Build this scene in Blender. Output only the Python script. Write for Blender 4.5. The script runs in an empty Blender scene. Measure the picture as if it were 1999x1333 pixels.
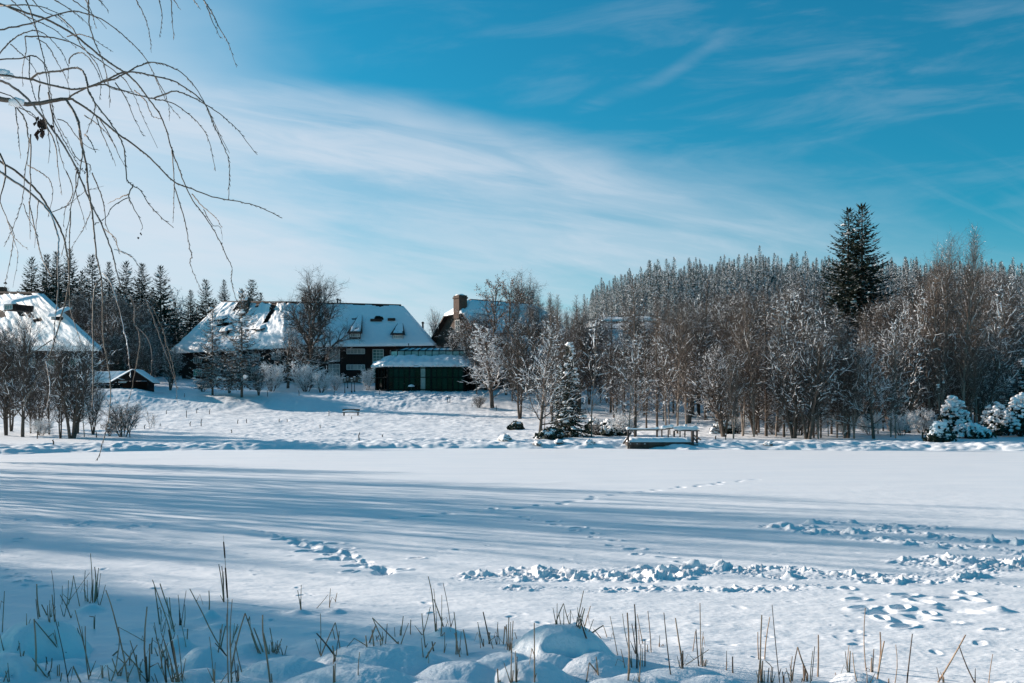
import bpy, math, random
import numpy as np
from mathutils import Vector
C = bpy.context
COL = C.scene.collection
R = math.radians
rnd = random.Random(7)
# ------------------------------------------------------------------ camera
F = 1999.0; HC = 2.5; HY = 810.0; CX = 999.5
cam = bpy.data.objects.new('camera', bpy.data.cameras.new('camera')); COL.objects.link(cam)
cam.location = (0, 0, HC); cam.rotation_euler = (R(90), 0, 0)
cam.data.sensor_width = 36; cam.data.lens = 36
cam.data.shift_y = (HY-666.5)/1999.0
cam.data.clip_start = 0.1; cam.data.clip_end = 8000
C.scene.camera = cam
# ------------------------------------------------------------------ sun + sky
SUN_EL = 16.5; SUN_DIR = Vector((-0.885, 0.465, 0)).normalized()
SUN_DIR = Vector((SUN_DIR.x*math.cos(R(SUN_EL)), SUN_DIR.y*math.cos(R(SUN_EL)), math.sin(R(SUN_EL))))
sl = bpy.data.lights.new('sun', 'SUN'); sl.energy = 4.6; sl.angle = R(0.5); sl.color = (1.0, 0.865, 0.76)
so = bpy.data.objects.new('sun', sl); COL.objects.link(so)
so.rotation_euler = SUN_DIR.to_track_quat('Z', 'Y').to_euler()
vs = C.scene.view_settings
vs.view_transform = 'Standard'; vs.look = 'None'; vs.gamma = 1; vs.exposure = 1.0
world = bpy.data.worlds.new('World'); C.scene.world = world; world.use_nodes = True
nt = world.node_tree; N = nt.nodes; L = nt.links; N.clear()
class X:                                     # tiny expression helper for world nodes
    def __init__(s, sock): s.s = sock
def _m(op, *a, clamp=False):
    n = N.new('ShaderNodeMath'); n.operation = op; n.use_clamp = clamp
    for i, v in enumerate(a):
        if isinstance(v, X): L.new(v.s, n.inputs[i])
        else: n.inputs[i].default_value = v
    return X(n.outputs[0])
add = lambda a, b: _m('ADD', a, b); sub = lambda a, b: _m('SUBTRACT', a, b)
mul = lambda a, b: _m('MULTIPLY', a, b); div = lambda a, b: _m('DIVIDE', a, b)
def sstep(a, lo, hi):
    n = N.new('ShaderNodeMapRange'); n.interpolation_type = 'SMOOTHSTEP'
    L.new(a.s, n.inputs[0]); n.inputs[1].default_value = lo; n.inputs[2].default_value = hi
    return X(n.outputs[0])
def wnoise(vx, vy, vz, scale, detail=6, rough=.55, dist=0.0):
    c = N.new('ShaderNodeCombineXYZ')
    for i, v in enumerate((vx, vy, vz)):
        if isinstance(v, X): L.new(v.s, c.inputs[i])
        else: c.inputs[i].default_value = v
    n = N.new('ShaderNodeTexNoise'); n.inputs['Scale'].default_value = scale
    n.inputs['Detail'].default_value = detail; n.inputs['Roughness'].default_value = rough
    n.inputs['Distortion'].default_value = dist
    L.new(c.outputs[0], n.inputs['Vector']); return X(n.outputs['Fac'])
sky = N.new('ShaderNodeTexSky'); sky.sky_type = 'NISHITA'; sky.sun_disc = False
sky.sun_elevation = R(SUN_EL); sky.sun_rotation = math.atan2(SUN_DIR.x, SUN_DIR.y)
sky.air_density = 1.0; sky.dust_density = 0.6; sky.ozone_density = 2.0
tc = N.new('ShaderNodeTexCoord'); sp = N.new('ShaderNodeSeparateXYZ'); L.new(tc.outputs['Generated'], sp.inputs[0])
dx, dy, dz = X(sp.outputs[0]), X(sp.outputs[1]), X(sp.outputs[2])
front = sstep(dy, 0.15, 0.5)
yy = _m('MAXIMUM', dy, 0.12)
u = div(dx, yy); v = div(dz, yy)               # sky direction, tangent units
# cirrus sheet: a long diagonal edge falling to the right, thin streaks along it
across = add(v, mul(u, 0.19)); along = sub(u, mul(v, 0.2))
wob = sub(wnoise(mul(along, 1.2), mul(across, 3), 0.3, 2.2, 4), 0.5)
n1 = wnoise(mul(along, 1.0), mul(across, 6.5), 1.7, 2.6, 8, .58, 0.6)
n2 = wnoise(mul(along, 1.1), mul(sub(v, mul(u, .10)), 5.0), 5.2, 5.0, 8, .6, 0.4)
n3 = wnoise(mul(add(u, mul(v, .35)), 1.3), mul(sub(v, mul(u, -.42)), 6.0), 9.2, 4.0, 7, .6, 0.5)
ln = add(sub(sub(0.262, mul(u, 0.19)), v), mul(wob, 0.10))      # >0 below the edge
n5 = wnoise(mul(along, 2.2), mul(across, 16.0), 7.7, 2.4, 9, .62, 0.7)
edge = sstep(ln, -0.03, 0.045)
fall = sub(1.0, sstep(ln, 0.05, 0.22))
right = sub(1.0, sstep(u, -0.22, 0.50))
band = mul(mul(edge, add(0.62, mul(fall, 0.38))), add(0.10, mul(right, 0.90)))
band = mul(band, add(0.45, mul(sstep(n1, 0.36, 0.60), 0.50)))
band = mul(band, add(.66, mul(sstep(n5, .36, .64), .50)))
leftw = mul(sub(1.0, sstep(add(u, mul(wob, .35)), -0.50, -0.12)), sub(1.0, mul(sstep(v, .25, .45), .30)))
n4 = wnoise(mul(add(u, mul(v, .5)), 1.6), mul(add(v, mul(u, .12)), 9.0), 3.3, 2.2, 8, .6, 0.8)
lowb = mul(mul(add(.35, mul(sstep(n4, .36, .62), .85)), sub(1.0, sstep(v, 0.04, 0.30))), mul(sub(1.0, sstep(u, -0.15, 0.50)), 0.55))
lowr = mul(sub(1.0, sstep(v, 0.0, 0.22)), 0.22)
thin = mul(sstep(n2, 0.45, 0.72), add(0.03, mul(mul(sstep(v, 0.10, 0.34), sstep(u, -.15, .25)), 0.06)))
thin2 = mul(sstep(n3, 0.50, 0.75), mul(sub(1.0, sstep(v, .14, .30)), 0.09))
tr = _m('ABSOLUTE', sub(sub(v, 0.300), add(add(mul(sub(u, 0.06), 0.30), mul(mul(sub(u, 0.06), sub(u, 0.06)), 1.3)), mul(wob, .05))))
trail = mul(sub(1.0, sstep(tr, 0.0, 0.012)), mul(sstep(u, 0.05, 0.09), sub(1.0, sstep(u, 0.15, 0.24))))
trail = mul(trail, mul(sstep(n1, .35, .7), 0.11))
tot = add(add(band, mul(leftw, 0.78)), add(add(add(lowb, lowr), add(thin, thin2)), trail))
tot = sub(1.0, _m("EXPONENT", mul(tot, -1.35)))
tot = add(mul(tot, front), mul(mul(sub(1.0, front), leftw), 0.0))
CLOUD = (4.9, 5.35, 6.0); TINT = (0.085, 0.75, 0.88); BG = 0.072
tint = N.new('ShaderNodeMix'); tint.data_type = 'RGBA'; tint.blend_type = 'MULTIPLY'; tint.inputs[0].default_value = 1
L.new(sky.outputs[0], tint.inputs[6]); tint.inputs[7].default_value = (*TINT, 1)
mx = N.new('ShaderNodeMix'); mx.data_type = 'RGBA'
L.new(tot.s, mx.inputs[0]); L.new(tint.outputs[2], mx.inputs[6]); mx.inputs[7].default_value = (*CLOUD, 1)
bg = N.new('ShaderNodeBackground'); bg.inputs[1].default_value = BG
out = N.new('ShaderNodeOutputWorld')
L.new(mx.outputs[2], bg.inputs[0]); L.new(bg.outputs[0], out.inputs[0])

# ------------------------------------------------------------------ noise (numpy)
_rs = np.random.RandomState(3); _perm = _rs.permutation(512); _perm = np.concatenate([_perm, _perm])
_g = _rs.rand(512)*2*math.pi; _gx, _gy = np.cos(_g), np.sin(_g)
def perlin(x, y):
    x = np.asarray(x, float); y = np.asarray(y, float)
    xi = np.floor(x).astype(int); yi = np.floor(y).astype(int); xf = x-xi; yf = y-yi
    xi &= 511; yi &= 511
    def h(a, b):
        i = _perm[(_perm[a & 511]+b) & 511]; return _gx[i], _gy[i]
    U = xf*xf*xf*(xf*(xf*6-15)+10); V = yf*yf*yf*(yf*(yf*6-15)+10)
    g = h(xi, yi); a = g[0]*xf+g[1]*yf
    g = h(xi+1, yi); b = g[0]*(xf-1)+g[1]*yf
    g = h(xi, yi+1); c = g[0]*xf+g[1]*(yf-1)
    g = h(xi+1, yi+1); d = g[0]*(xf-1)+g[1]*(yf-1)
    return (a*(1-U)+b*U)*(1-V)+(c*(1-U)+d*U)*V
def fbm(x, y, o=4, g=.5):
    s = 0; a = 1.0
    for i in range(o): s = s+a*perlin(x*(2**i)+i*17.3, y*(2**i)+i*9.1); a *= g
    return s
def ss(x, lo, hi):
    t = np.clip((x-lo)/(hi-lo), 0, 1); return t*t*(3-2*t)

# ------------------------------------------------------------------ terrain functions
def pxy(px, py, z=0.0):                         # point of height z seen at a pixel
    Y = (HC-z)*F/(py-HY); return ((px-CX)/F*Y, Y)
SHORE = np.array([(-24, 72), (-29, 69), (-33, 63), (-29, 56), (-27.5, 50), (-28, 40), (-27, 30), (-22, 18), (-12, 12.2), (-6.0, 11.6),
                  (-4.4, 10.5), (-2.5, 10.1), (0, 10.2), (2.0, 10.4), (2.8, 9.6), (5, 9.0), (12, 8.6), (24, 9), (45, 20), (60, 45), (52, 66), (36, 71.5), (24, 72.5), (15, 74), (8, 76),
                  (0, 77), (-8, 76.8), (-16, 75.5)], float)
def shore_sd(x, y):                             # <0 inside the pond
    x = np.asarray(x, float); y = np.asarray(y, float)
    d = np.full(x.shape, 1e9); ins = np.zeros(x.shape, bool); n = len(SHORE)
    for i in range(n):
        ax, ay = SHORE[i]; bx, by = SHORE[(i+1) % n]; ex, ey = bx-ax, by-ay
        t = np.clip(((x-ax)*ex+(y-ay)*ey)/(ex*ex+ey*ey), 0, 1)
        d = np.minimum(d, (x-ax-t*ex)**2+(y-ay-t*ey)**2)
        c = ((ay > y) != (by > y)) & (x < (bx-ax)*(y-ay)/(by-ay+1e-12)+ax); ins ^= c
    d = np.sqrt(d); return np.where(ins, -d, d)
PY = [-400, 0, 8, 60, 78, 84, 92, 105, 120, 135, 144, 153, 160, 166, 176, 186, 220, 300, 450, 3000]
PZ = [3, .9, .18, .3, .32, .40, .6, .95, 1.6, 2.4, 3.1, 5.2, 5.9, 6.5, 7.6, 8.4, 11, 17, 22, 22]
RU = [-2, -.6, -.3, -.06, -.01, .02, .043, .06, .075, .1, .15, .2, .25, .5, .9, 3]
RZ = [0, 0, 0, 0, 0, 4, 10, 16, 20, 25.5, 30.5, 33, 34.5, 30, 18, 0]
MOUNDS = [  # px, top py, Y, rx, ry, height
    (78, 1206, 10.6, .40, .50), (20, 1276, 9.4, .30, .42), (110, 1295, 9.9, .35, .4), (250, 1290, 9.6, .45, .4), (395, 1262, 10.2, .26, .3), (560, 1284, 9.5, .55, .45),
    (470, 1325, 8.9, .5, .35), (385, 1305, 9.3, .3, .3), (745, 1258, 9.9, .75, .60), (690, 1300, 9.1, .7, .5), (900, 1292, 9.4, .5, .45), (985, 1275, 9.7, .4, .5), (1095, 1221, 10.3, .50, .62),
    (1160, 1275, 9.8, .40, .5), (1040, 1290, 9.3, .4, .4), (1330, 1304, 9.5, .5, .38), (1240, 1318, 9.0, .5, .35), (1400, 1322, 9.2, .4, .3), (1675, 1311, 9.6, .28, .28), (1600, 1330, 9.1, .3, .25),
    (860, 1330, 8.8, .5, .4), (1250, 1298, 10.6, .3, .2), (1990, 1330, 9.0, .5, .3)]
SMALL = [(411, 1197, 12.6, .10, .11), (582, 1190, 12.9, .13, .05), (655, 1180, 12.95, .11, .05), (177, 1178, 13.1, .14, .08), (870, 1232, 11.6, .15, .09), (485, 1262, 10.7, .2, .12),
         (140, 1290, 10.0, .2, .12), (1950, 1190, 13.1, .12, .06), (640, 1258, 11.0, .3, .07), (425, 1215, 11.9, .16, .06), (350, 1262, 10.9, .14, .14), (560, 1290, 10.2, .12, .08)]
def mounds(x, y):
    z = np.full(np.shape(x), -1.0)
    wx = x+.06*fbm(x*3, y*3, 2); wy = y+.06*fbm(x*3+9, y*3+4, 2)
    for px, py, Y, rx, ry in MOUNDS:
        cx = (px-CX)/F*Y; h = HC-(py-HY)/F*Y
        r2 = ((wx-cx)/(rx*1.22))**2+((wy-Y)/(ry*1.15))**2
        z = np.maximum(z, (h+.55)*np.exp(-(r2*.62)**1.35)-.55)
    return z
def ground_raw(x, y):
    x = np.asarray(x, float); y = np.asarray(y, float)
    sd = shore_sd(x, y)+1.1*perlin(x*.35+3, y*.35)*ss(y, 30, 60)+.5*perlin(x*1.1, y*1.1)*ss(y, 30, 60)
    base = np.interp(y, PY, PZ)+.10*fbm(x*.12, y*.12, 3)*ss(y, 80, 120)
    uu = x/np.maximum(np.abs(y), 20)
    base = base+np.interp(uu, RU, RZ)*ss(y, 225, 440)*1.0+3*fbm(x*.012, y*.012, 3)*ss(y, 250, 400)
    # left side is a bank with a slope too
    base = base+1.0*np.exp(-((y-155)/6.5)**2)*ss(-uu, .335, .37)
    leftland = ss(-x, 28, 70)*ss(70-y, 0, 30)*1.2
    base = base+leftland
    near = 1-ss(y, 11, 20)
    z = np.where(sd > 0, base*ss(sd, -.4, 2.2), -.7*ss(-sd, 0, .8))
    z = np.where((sd > 0) & (y < 14), base*ss(sd, -.2, 2.5), z)
    # shore heaps, churned slopes
    bankm = ss(sd, -.2, .8)*(1-ss(sd, 6, 14))*ss(y, 40, 60)
    z = z+bankm*(.26*np.abs(fbm(x*.55, y*.55, 3))+.30*np.maximum(0, fbm(x*.22+7, y*.3, 2)))
    plow = np.exp(-((y-157)/7.0)**2)
    rough = .35+.65*ss(x/np.maximum(y, 1), -.20, -.17)*(1-ss(x/np.maximum(y, 1), -.05, -.02))
    z = z+plow*rough*(.65*np.abs(fbm(x*.45, y*.8, 4))-.12)
    med = ss(y, 84, 95)*(1-ss(y, 200, 260))
    z = z+med*(.12*fbm(x*.4, y*.4, 3)+.09*np.abs(fbm(x*1.1, y*.7, 3))*(.4+ss(perlin(x*.07, y*.07), -.2, .3)))
    m = mounds(x, y)
    m = m+(.020*fbm(x*3.5, y*3.5, 3)+.007*fbm(x*14, y*14, 2))*(m > -.6)
    k = .25; h = np.clip(.5+.5*(z-m)/k, 0, 1)
    z = np.where(y < 16, m*(1-h)+z*h+k*h*(1-h)*.5, z)
    # hollows that open towards the viewer in two of the near mounds
    for px, py, Y, rx, ry, d in ((1100, 1288, 9.92, .17, .09, .20), (92, 1268, 10.25, .14, .10, .26), (5, 1322, 9.2, .12, .09, .2)):
        cx = (px-CX)/F*Y; z = z-d*np.exp(-(((x-cx)/rx)**2+((y-Y)/ry)**2)**2)
    return z
def seg_d(x, y, pts):
    d = np.full(np.shape(x), 1e9)
    for (ax, ay), (bx, by) in zip(pts[:-1], pts[1:]):
        ex, ey = bx-ax, by-ay; t = np.clip(((x-ax)*ex+(y-ay)*ey)/(ex*ex+ey*ey), 0, 1)
        d = np.minimum(d, np.hypot(x-ax-t*ex, y-ay-t*ey))
    return d
def path(*p): return [pxy(a, b) for a, b in p]
CH1 = path((945, 1128), (1100, 1124), (1250, 1128), (1400, 1112), (1520, 1122), (1660, 1126), (1740, 1132), (1850, 1126), (1930, 1108), (2010, 1100), (2300, 1080))
CH1b = path((1010, 1112), (1100, 1115), (1420, 1106), (1560, 1112))
CH1c = path((1000, 1148), (1200, 1152), (1330, 1150), (1480, 1152), (1600, 1146))
CH2 = path((1512, 1028), (1600, 1040), (1700, 1038), (1780, 1042), (1870, 1050), (1999, 1060), (2200, 1075))
CH2b = path((1560, 1026), (1650, 1022), (1720, 1030), (1800, 1030))
CH2c = path((1700, 1052), (1850, 1066), (1999, 1078))
CH4 = path((1790, 1100), (1870, 1092), (1960, 1100), (2100, 1104))
CH3 = path((500, 1036), (560, 1052), (620, 1062), (670, 1080), (740, 1112))
CH5 = path((60, 1012), (130, 1020), (260, 1028))
PITS = []
def pits_along(pts, step, r, dep, jit=.04, zig=.1):
    P = [pxy(a, b) for a, b in pts]; s = 0; k = 0
    for (ax, ay), (bx, by) in zip(P[:-1], P[1:]):
        Ln = math.hypot(bx-ax, by-ay); n = max(1, int(Ln/step)); nx, ny = -(by-ay)/Ln, (bx-ax)/Ln
        for i in range(n):
            t = (i+.5)/n; k += 1; o = zig*(1 if k % 2 else -1)
            PITS.append((ax+(bx-ax)*t+nx*o+rnd.gauss(0, jit), ay+(by-ay)*t+ny*o+rnd.gauss(0, jit), r*rnd.uniform(.8, 1.3), dep*rnd.uniform(.7, 1.2)))
pits_along([(1480, 935), (1300, 955), (1180, 968), (1080, 985), (900, 1000), (700, 1020)], .75, .16, .07)
pits_along([(1000, 1008), (1090, 1022), (1160, 1045), (1240, 1078), (1350, 1102)], .55, .10, .06)
pits_along([(560, 1050), (640, 1075), (700, 1100), (760, 1120)], .4, .16, .09, .08, .12)
pits_along([(560, 1050), (640, 1075), (700, 1100), (760, 1120)], .3, .10, .06, .15, .2)
pits_along([(5, 1062), (20, 1058), (60, 1050)], .25, .07, .05)
pits_along([(0, 1110), (15, 1120), (40, 1132), (70, 1150)], .25, .06, .05)
pits_along([(600, 1088), (760, 1090), (900, 1082)], .8, .10, .05, .2)
for px, py, r, d in ((1670, 1184, .20, .13), (1720, 1196, .17, .16), (1760, 1188, .16, .13), (1745, 1212, .2, .12), (1790, 1207, .18, .11), (1800, 1176, .2, .15), (1815, 1196, .15, .1),
                     (1860, 1190, .22, .12), (1835, 1170, .16, .1), (1880, 1158, .17, .1), (1690, 1170, .15, .1), (1650, 1150, .15, .08), (1700, 1140, .16, .09), (1765, 1225, .16, .1),
                     (1720, 1206, .12, .1), (1850, 1216, .2, .08), (1900, 1172, .15, .08), (1770, 1163, .16, .12), (1935, 1230, .1, .06)):
    x, y = pxy(px, py); PITS.append((x+rnd.gauss(0, .06), y+rnd.gauss(0, .05), r*rnd.uniform(.55, .95), d*.6))
for i in range(150):
    x, y = pxy(rnd.uniform(0, 2000), HY+rnd.uniform(185, 480)); PITS.append((x, y, rnd.uniform(.03, .09), rnd.uniform(.006, .018)))
def pond_z(x, y, detail=True):
    z = .012*fbm(x*.35, y*.9, 3)+.012*fbm(x*2.0+.6*y, y*3.5, 4)*(1-ss(y, 25, 45))+.006*np.maximum(0, fbm(x*5+y, y*8, 3)-.1)*(1-ss(y, 16, 26))+.004*np.abs(fbm(x*9, y*9, 2))*(1-ss(y, 14, 24))
    z = z+.035*ss(-np.abs(y-11.6)+1.6, 0, 1.4)*np.maximum(0, fbm(x*1.3, y*1.6, 3)+.1)*(1-ss(x, 2, 5)*.6)
    for pts, w, a, sc in ((CH1, .42, .12, 3.4), (CH1b, .26, .08, 4.0), (CH1c, .22, .06, 4.2), (CH2, .42, .12, 2.4), (CH2b, .5, .12, 1.8), (CH2c, .5, .09, 2.2), (CH4, .5, .11, 2.8), (CH3, .16, .04, 4.0), (CH5, .5, .06, 2.4)):
        d = seg_d(x, y, pts); m = np.where(d < w*2.2)
        if len(m[0]) == 0: continue
        X_, Y_ = x[m], y[m]; q = 1-ss(d[m]+.25*w*perlin(X_*2, Y_*2), w*.4, w*1.5)
        # rounded lumps of two sizes in loose patches, with trodden hollows between
        wx = X_+.12*perlin(X_*3, Y_*3); wy = Y_+.12*perlin(X_*3+7, Y_*3+2)
        patch = ss(fbm(X_*.8+w*9, Y_*1.1, 2), -.35, .15)
        l1 = ss(perlin(wx*sc, wy*sc*1.2), .02, .42); l2 = ss(perlin(wx*sc*2.3+5, wy*sc*2.3), .05, .40); l3 = ss(perlin(wx*sc*5+3, wy*sc*5), .05, .4)
        z[m] += q*a*patch*(.75*l1+.42*l2+.20*l3-.16)+q*a*.10*l3
    for cx, cy, r, d in PITS:
        m = np.where((np.abs(x-cx) < 3*r) & (np.abs(y-cy) < 3*r))
        if len(m[0]):
            a_ = cx*7.1+cy*3.3; ca, sa = math.cos(a_), math.sin(a_); ex = (x[m]-cx)*ca+(y[m]-cy)*sa; ey = -(x[m]-cx)*sa+(y[m]-cy)*ca; rr = np.hypot(ex*.8, ey*1.35)/r*(1+.18*perlin(x[m]*9, y[m]*9)); z[m] += -d*np.exp(-rr**4)+(d*.3*np.exp(-((rr-1.45)/.4)**2) if r < .13 else 0)
    for px, py, Y, rx, h in SMALL:
        cx = (px-CX)/F*Y; r2 = ((x-cx)**2+(y-Y)**2)/(rx*rx); z = z+h*np.exp(-r2**1.1)
    return z
def hit(px, py):
    Y = np.concatenate([np.arange(8, 20, .02), np.arange(20, 120, .1), np.arange(120, 480, .4)])
    x = (px-CX)/F*Y; z = HC+(HY-py)/F*Y; g = np.maximum(ground_raw(x, Y), np.where(shore_sd(x, Y) < .5, 0, -9))
    k = np.argmax(z <= g); 
    if z[k] > g[k]: k = len(Y)-1
    return Vector((x[k], Y[k], float(g[k])))
def gz(x, y):
    x = np.array([float(x)]); y = np.array([float(y)])
    g = ground_raw(x, y); return float(max(g[0], 0 if shore_sd(x, y)[0] < .5 else -9))
def PW(px, py, Y): return np.array(((px-CX)/F*Y, Y, HC+(HY-py)/F*Y))

# ------------------------------------------------------------------ mesh building
class MB:
    def __init__(s): s.v = []; s.q = []; s.t = []; s.qm = []; s.tm = []; s.n = 0
    def add(s, V, Q=None, T=None, m=0):
        V = np.asarray(V, float).reshape(-1, 3); s.v.append(V)
        if Q is not None and len(Q): Q = np.asarray(Q, int)+s.n; s.q.append(Q); s.qm.append(np.full(len(Q), m))
        if T is not None and len(T): T = np.asarray(T, int)+s.n; s.t.append(T); s.tm.append(np.full(len(T), m))
        s.n += len(V)
    def box(s, a, b, m=0):
        (x0, y0, z0), (x1, y1, z1) = a, b
        s.add([(x0, y0, z0), (x1, y0, z0), (x1, y1, z0), (x0, y1, z0), (x0, y0, z1), (x1, y0, z1), (x1, y1, z1), (x0, y1, z1)],
              [(0, 3, 2, 1), (4, 5, 6, 7), (0, 1, 5, 4), (1, 2, 6, 5), (2, 3, 7, 6), (3, 0, 4, 7)], m=m)
    def bar(s, p, q, w, h, m=0, up=(0, 0, 1)):       # box-section bar from p to q
        p = np.array(p, float); q = np.array(q, float); t = q-p; t /= np.linalg.norm(t); up = np.array(up, float)
        if abs(t@up) > .98: up = np.array((1., 0, 0))
        sd = np.cross(t, up); sd /= np.linalg.norm(sd); u_ = np.cross(sd, t); a = sd*w/2; b = u_*h/2
        s.add([p-a-b, p+a-b, p+a+b, p-a+b, q-a-b, q+a-b, q+a+b, q-a+b], [(0, 3, 2, 1), (4, 5, 6, 7), (0, 1, 5, 4), (1, 2, 6, 5), (2, 3, 7, 6), (3, 0, 4, 7)], m=m)
    def prism(s, top, bot, m=0):                      # two matching polygons
        n = len(top); V = list(bot)+list(top); Q = [(i, (i+1) % n, n+(i+1) % n, n+i) for i in range(n)]; T = []
        for i in range(1, n-1): T.append((0, i+1, i)); T.append((n, n+i, n+i+1))
        s.add(V, Q, T, m=m)
    def poly(s, P, m=0):
        s.add(P, None, [(0, i, i+1) for i in range(1, len(P)-1)], m=m)
    def tube(s, P, rad, k=5, m=0, cap=False):
        P = np.asarray(P, float); n = len(P); rad = np.asarray(rad, float)*np.ones(n)
        T = np.empty_like(P); T[1:-1] = P[2:]-P[:-2]; T[0] = P[1]-P[0]; T[-1] = P[-1]-P[-2]
        T /= np.linalg.norm(T, axis=1)[:, None]+1e-9
        ref = np.array((0, 0, 1.)) if abs(T[:, 2]).mean() < .8 else np.array((1., 0, 0))
        U = np.cross(T, ref); U /= np.linalg.norm(U, axis=1)[:, None]+1e-9; W = np.cross(T, U)
        a = np.arange(k)*2*math.pi/k
        V = P[:, None]+rad[:, None, None]*(np.cos(a)[None, :, None]*U[:, None]+np.sin(a)[None, :, None]*W[:, None])
        i = np.arange(n-1)[:, None]*k; j = np.arange(k)[None]; j2 = (j+1) % k
        Q = np.stack([i+j, i+j2, i+k+j2, i+k+j], -1).reshape(-1, 4)
        Tt = None
        if cap: Tt = [(0, c, c+1) for c in range(1, k-1)]+[((n-1)*k, (n-1)*k+c+1, (n-1)*k+c) for c in range(1, k-1)]
        s.add(V.reshape(-1, 3), Q, Tt, m)
    def blob(s, c, r, m=0, lump=.25, sq=(1, 1, .7)):
        V = ICO*(1+np.array([rnd.uniform(-lump, lump) for _ in ICO])[:, None])*r*np.array(sq)+np.array(c); s.add(V, None, ICOT, m)
    def mesh(s, name, mats, off=(0, 0, 0), smooth=False):
        me = bpy.data.meshes.new(name)
        if not s.v: s.add([(0, 0, 0), (0, .001, 0), (.001, 0, 0)], None, [(0, 1, 2)])
        V = np.concatenate(s.v)-np.array(off)
        Q = np.concatenate(s.q) if s.q else np.zeros((0, 4), int); T = np.concatenate(s.t) if s.t else np.zeros((0, 3), int)
        me.vertices.add(len(V)); me.vertices.foreach_set('co', V.astype(np.float32).ravel())
        me.loops.add(Q.size+T.size); me.loops.foreach_set('vertex_index', np.concatenate([Q.ravel(), T.ravel()]).astype(np.int32))
        nf = len(Q)+len(T); me.polygons.add(nf)
        ls = np.concatenate([np.arange(len(Q))*4, Q.size+np.arange(len(T))*3]).astype(np.int32)
        me.polygons.foreach_set('loop_start', ls)
        mi = np.concatenate(s.qm+s.tm).astype(np.int32)
        for m in (mats if isinstance(mats, (list, tuple)) else [mats]): me.materials.append(m)
        me.polygons.foreach_set('material_index', mi)
        me.polygons.foreach_set('use_smooth', np.full(nf, smooth))
        me.update(calc_edges=True); me.validate(); return me
_t = (1+5**.5)/2
ICO = np.array([(-1, _t, 0), (1, _t, 0), (-1, -_t, 0), (1, -_t, 0), (0, -1, _t), (0, 1, _t), (0, -1, -_t), (0, 1, -_t), (_t, 0, -1), (_t, 0, 1), (-_t, 0, -1), (-_t, 0, 1)])/1.9
ICOT = [(0, 11, 5), (0, 5, 1), (0, 1, 7), (0, 7, 10), (0, 10, 11), (1, 5, 9), (5, 11, 4), (11, 10, 2), (10, 7, 6), (7, 1, 8), (3, 9, 4), (3, 4, 2), (3, 2, 6), (3, 6, 8), (3, 8, 9), (4, 9, 5), (2, 4, 11), (6, 2, 10), (8, 6, 7), (9, 8, 1)]
def tag(o, label=None, cat=None, group=None, kind=None):
    if label: o['label'] = label
    if cat: o['category'] = cat
    if group: o['group'] = group
    if kind: o['kind'] = kind
    return o
def link(name, me, parent=None, loc=None):
    o = bpy.data.objects.new(name, me); COL.objects.link(o)
    if parent: o.parent = parent
    if loc is not None: o.location = loc
    return o
def empty(name, loc, rz=0):
    o = bpy.data.objects.new(name, None); COL.objects.link(o); o.location = loc; o.rotation_euler = (0, 0, rz); o.empty_display_size = .3; return o
def part(name, mb, mat, parent, off=None, smooth=False):   # off: world coords -> parent's
    return link(name, mb.mesh(name, mat, off if off is not None else (0, 0, 0), smooth), parent)
def copy_thing(src):
    r = src.copy(); COL.objects.link(r)
    for ch in list(src.children):
        c = ch.copy(); COL.objects.link(c); c.parent = r
        for g in ch.children:
            d = g.copy(); COL.objects.link(d); d.parent = c
    return r

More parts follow.
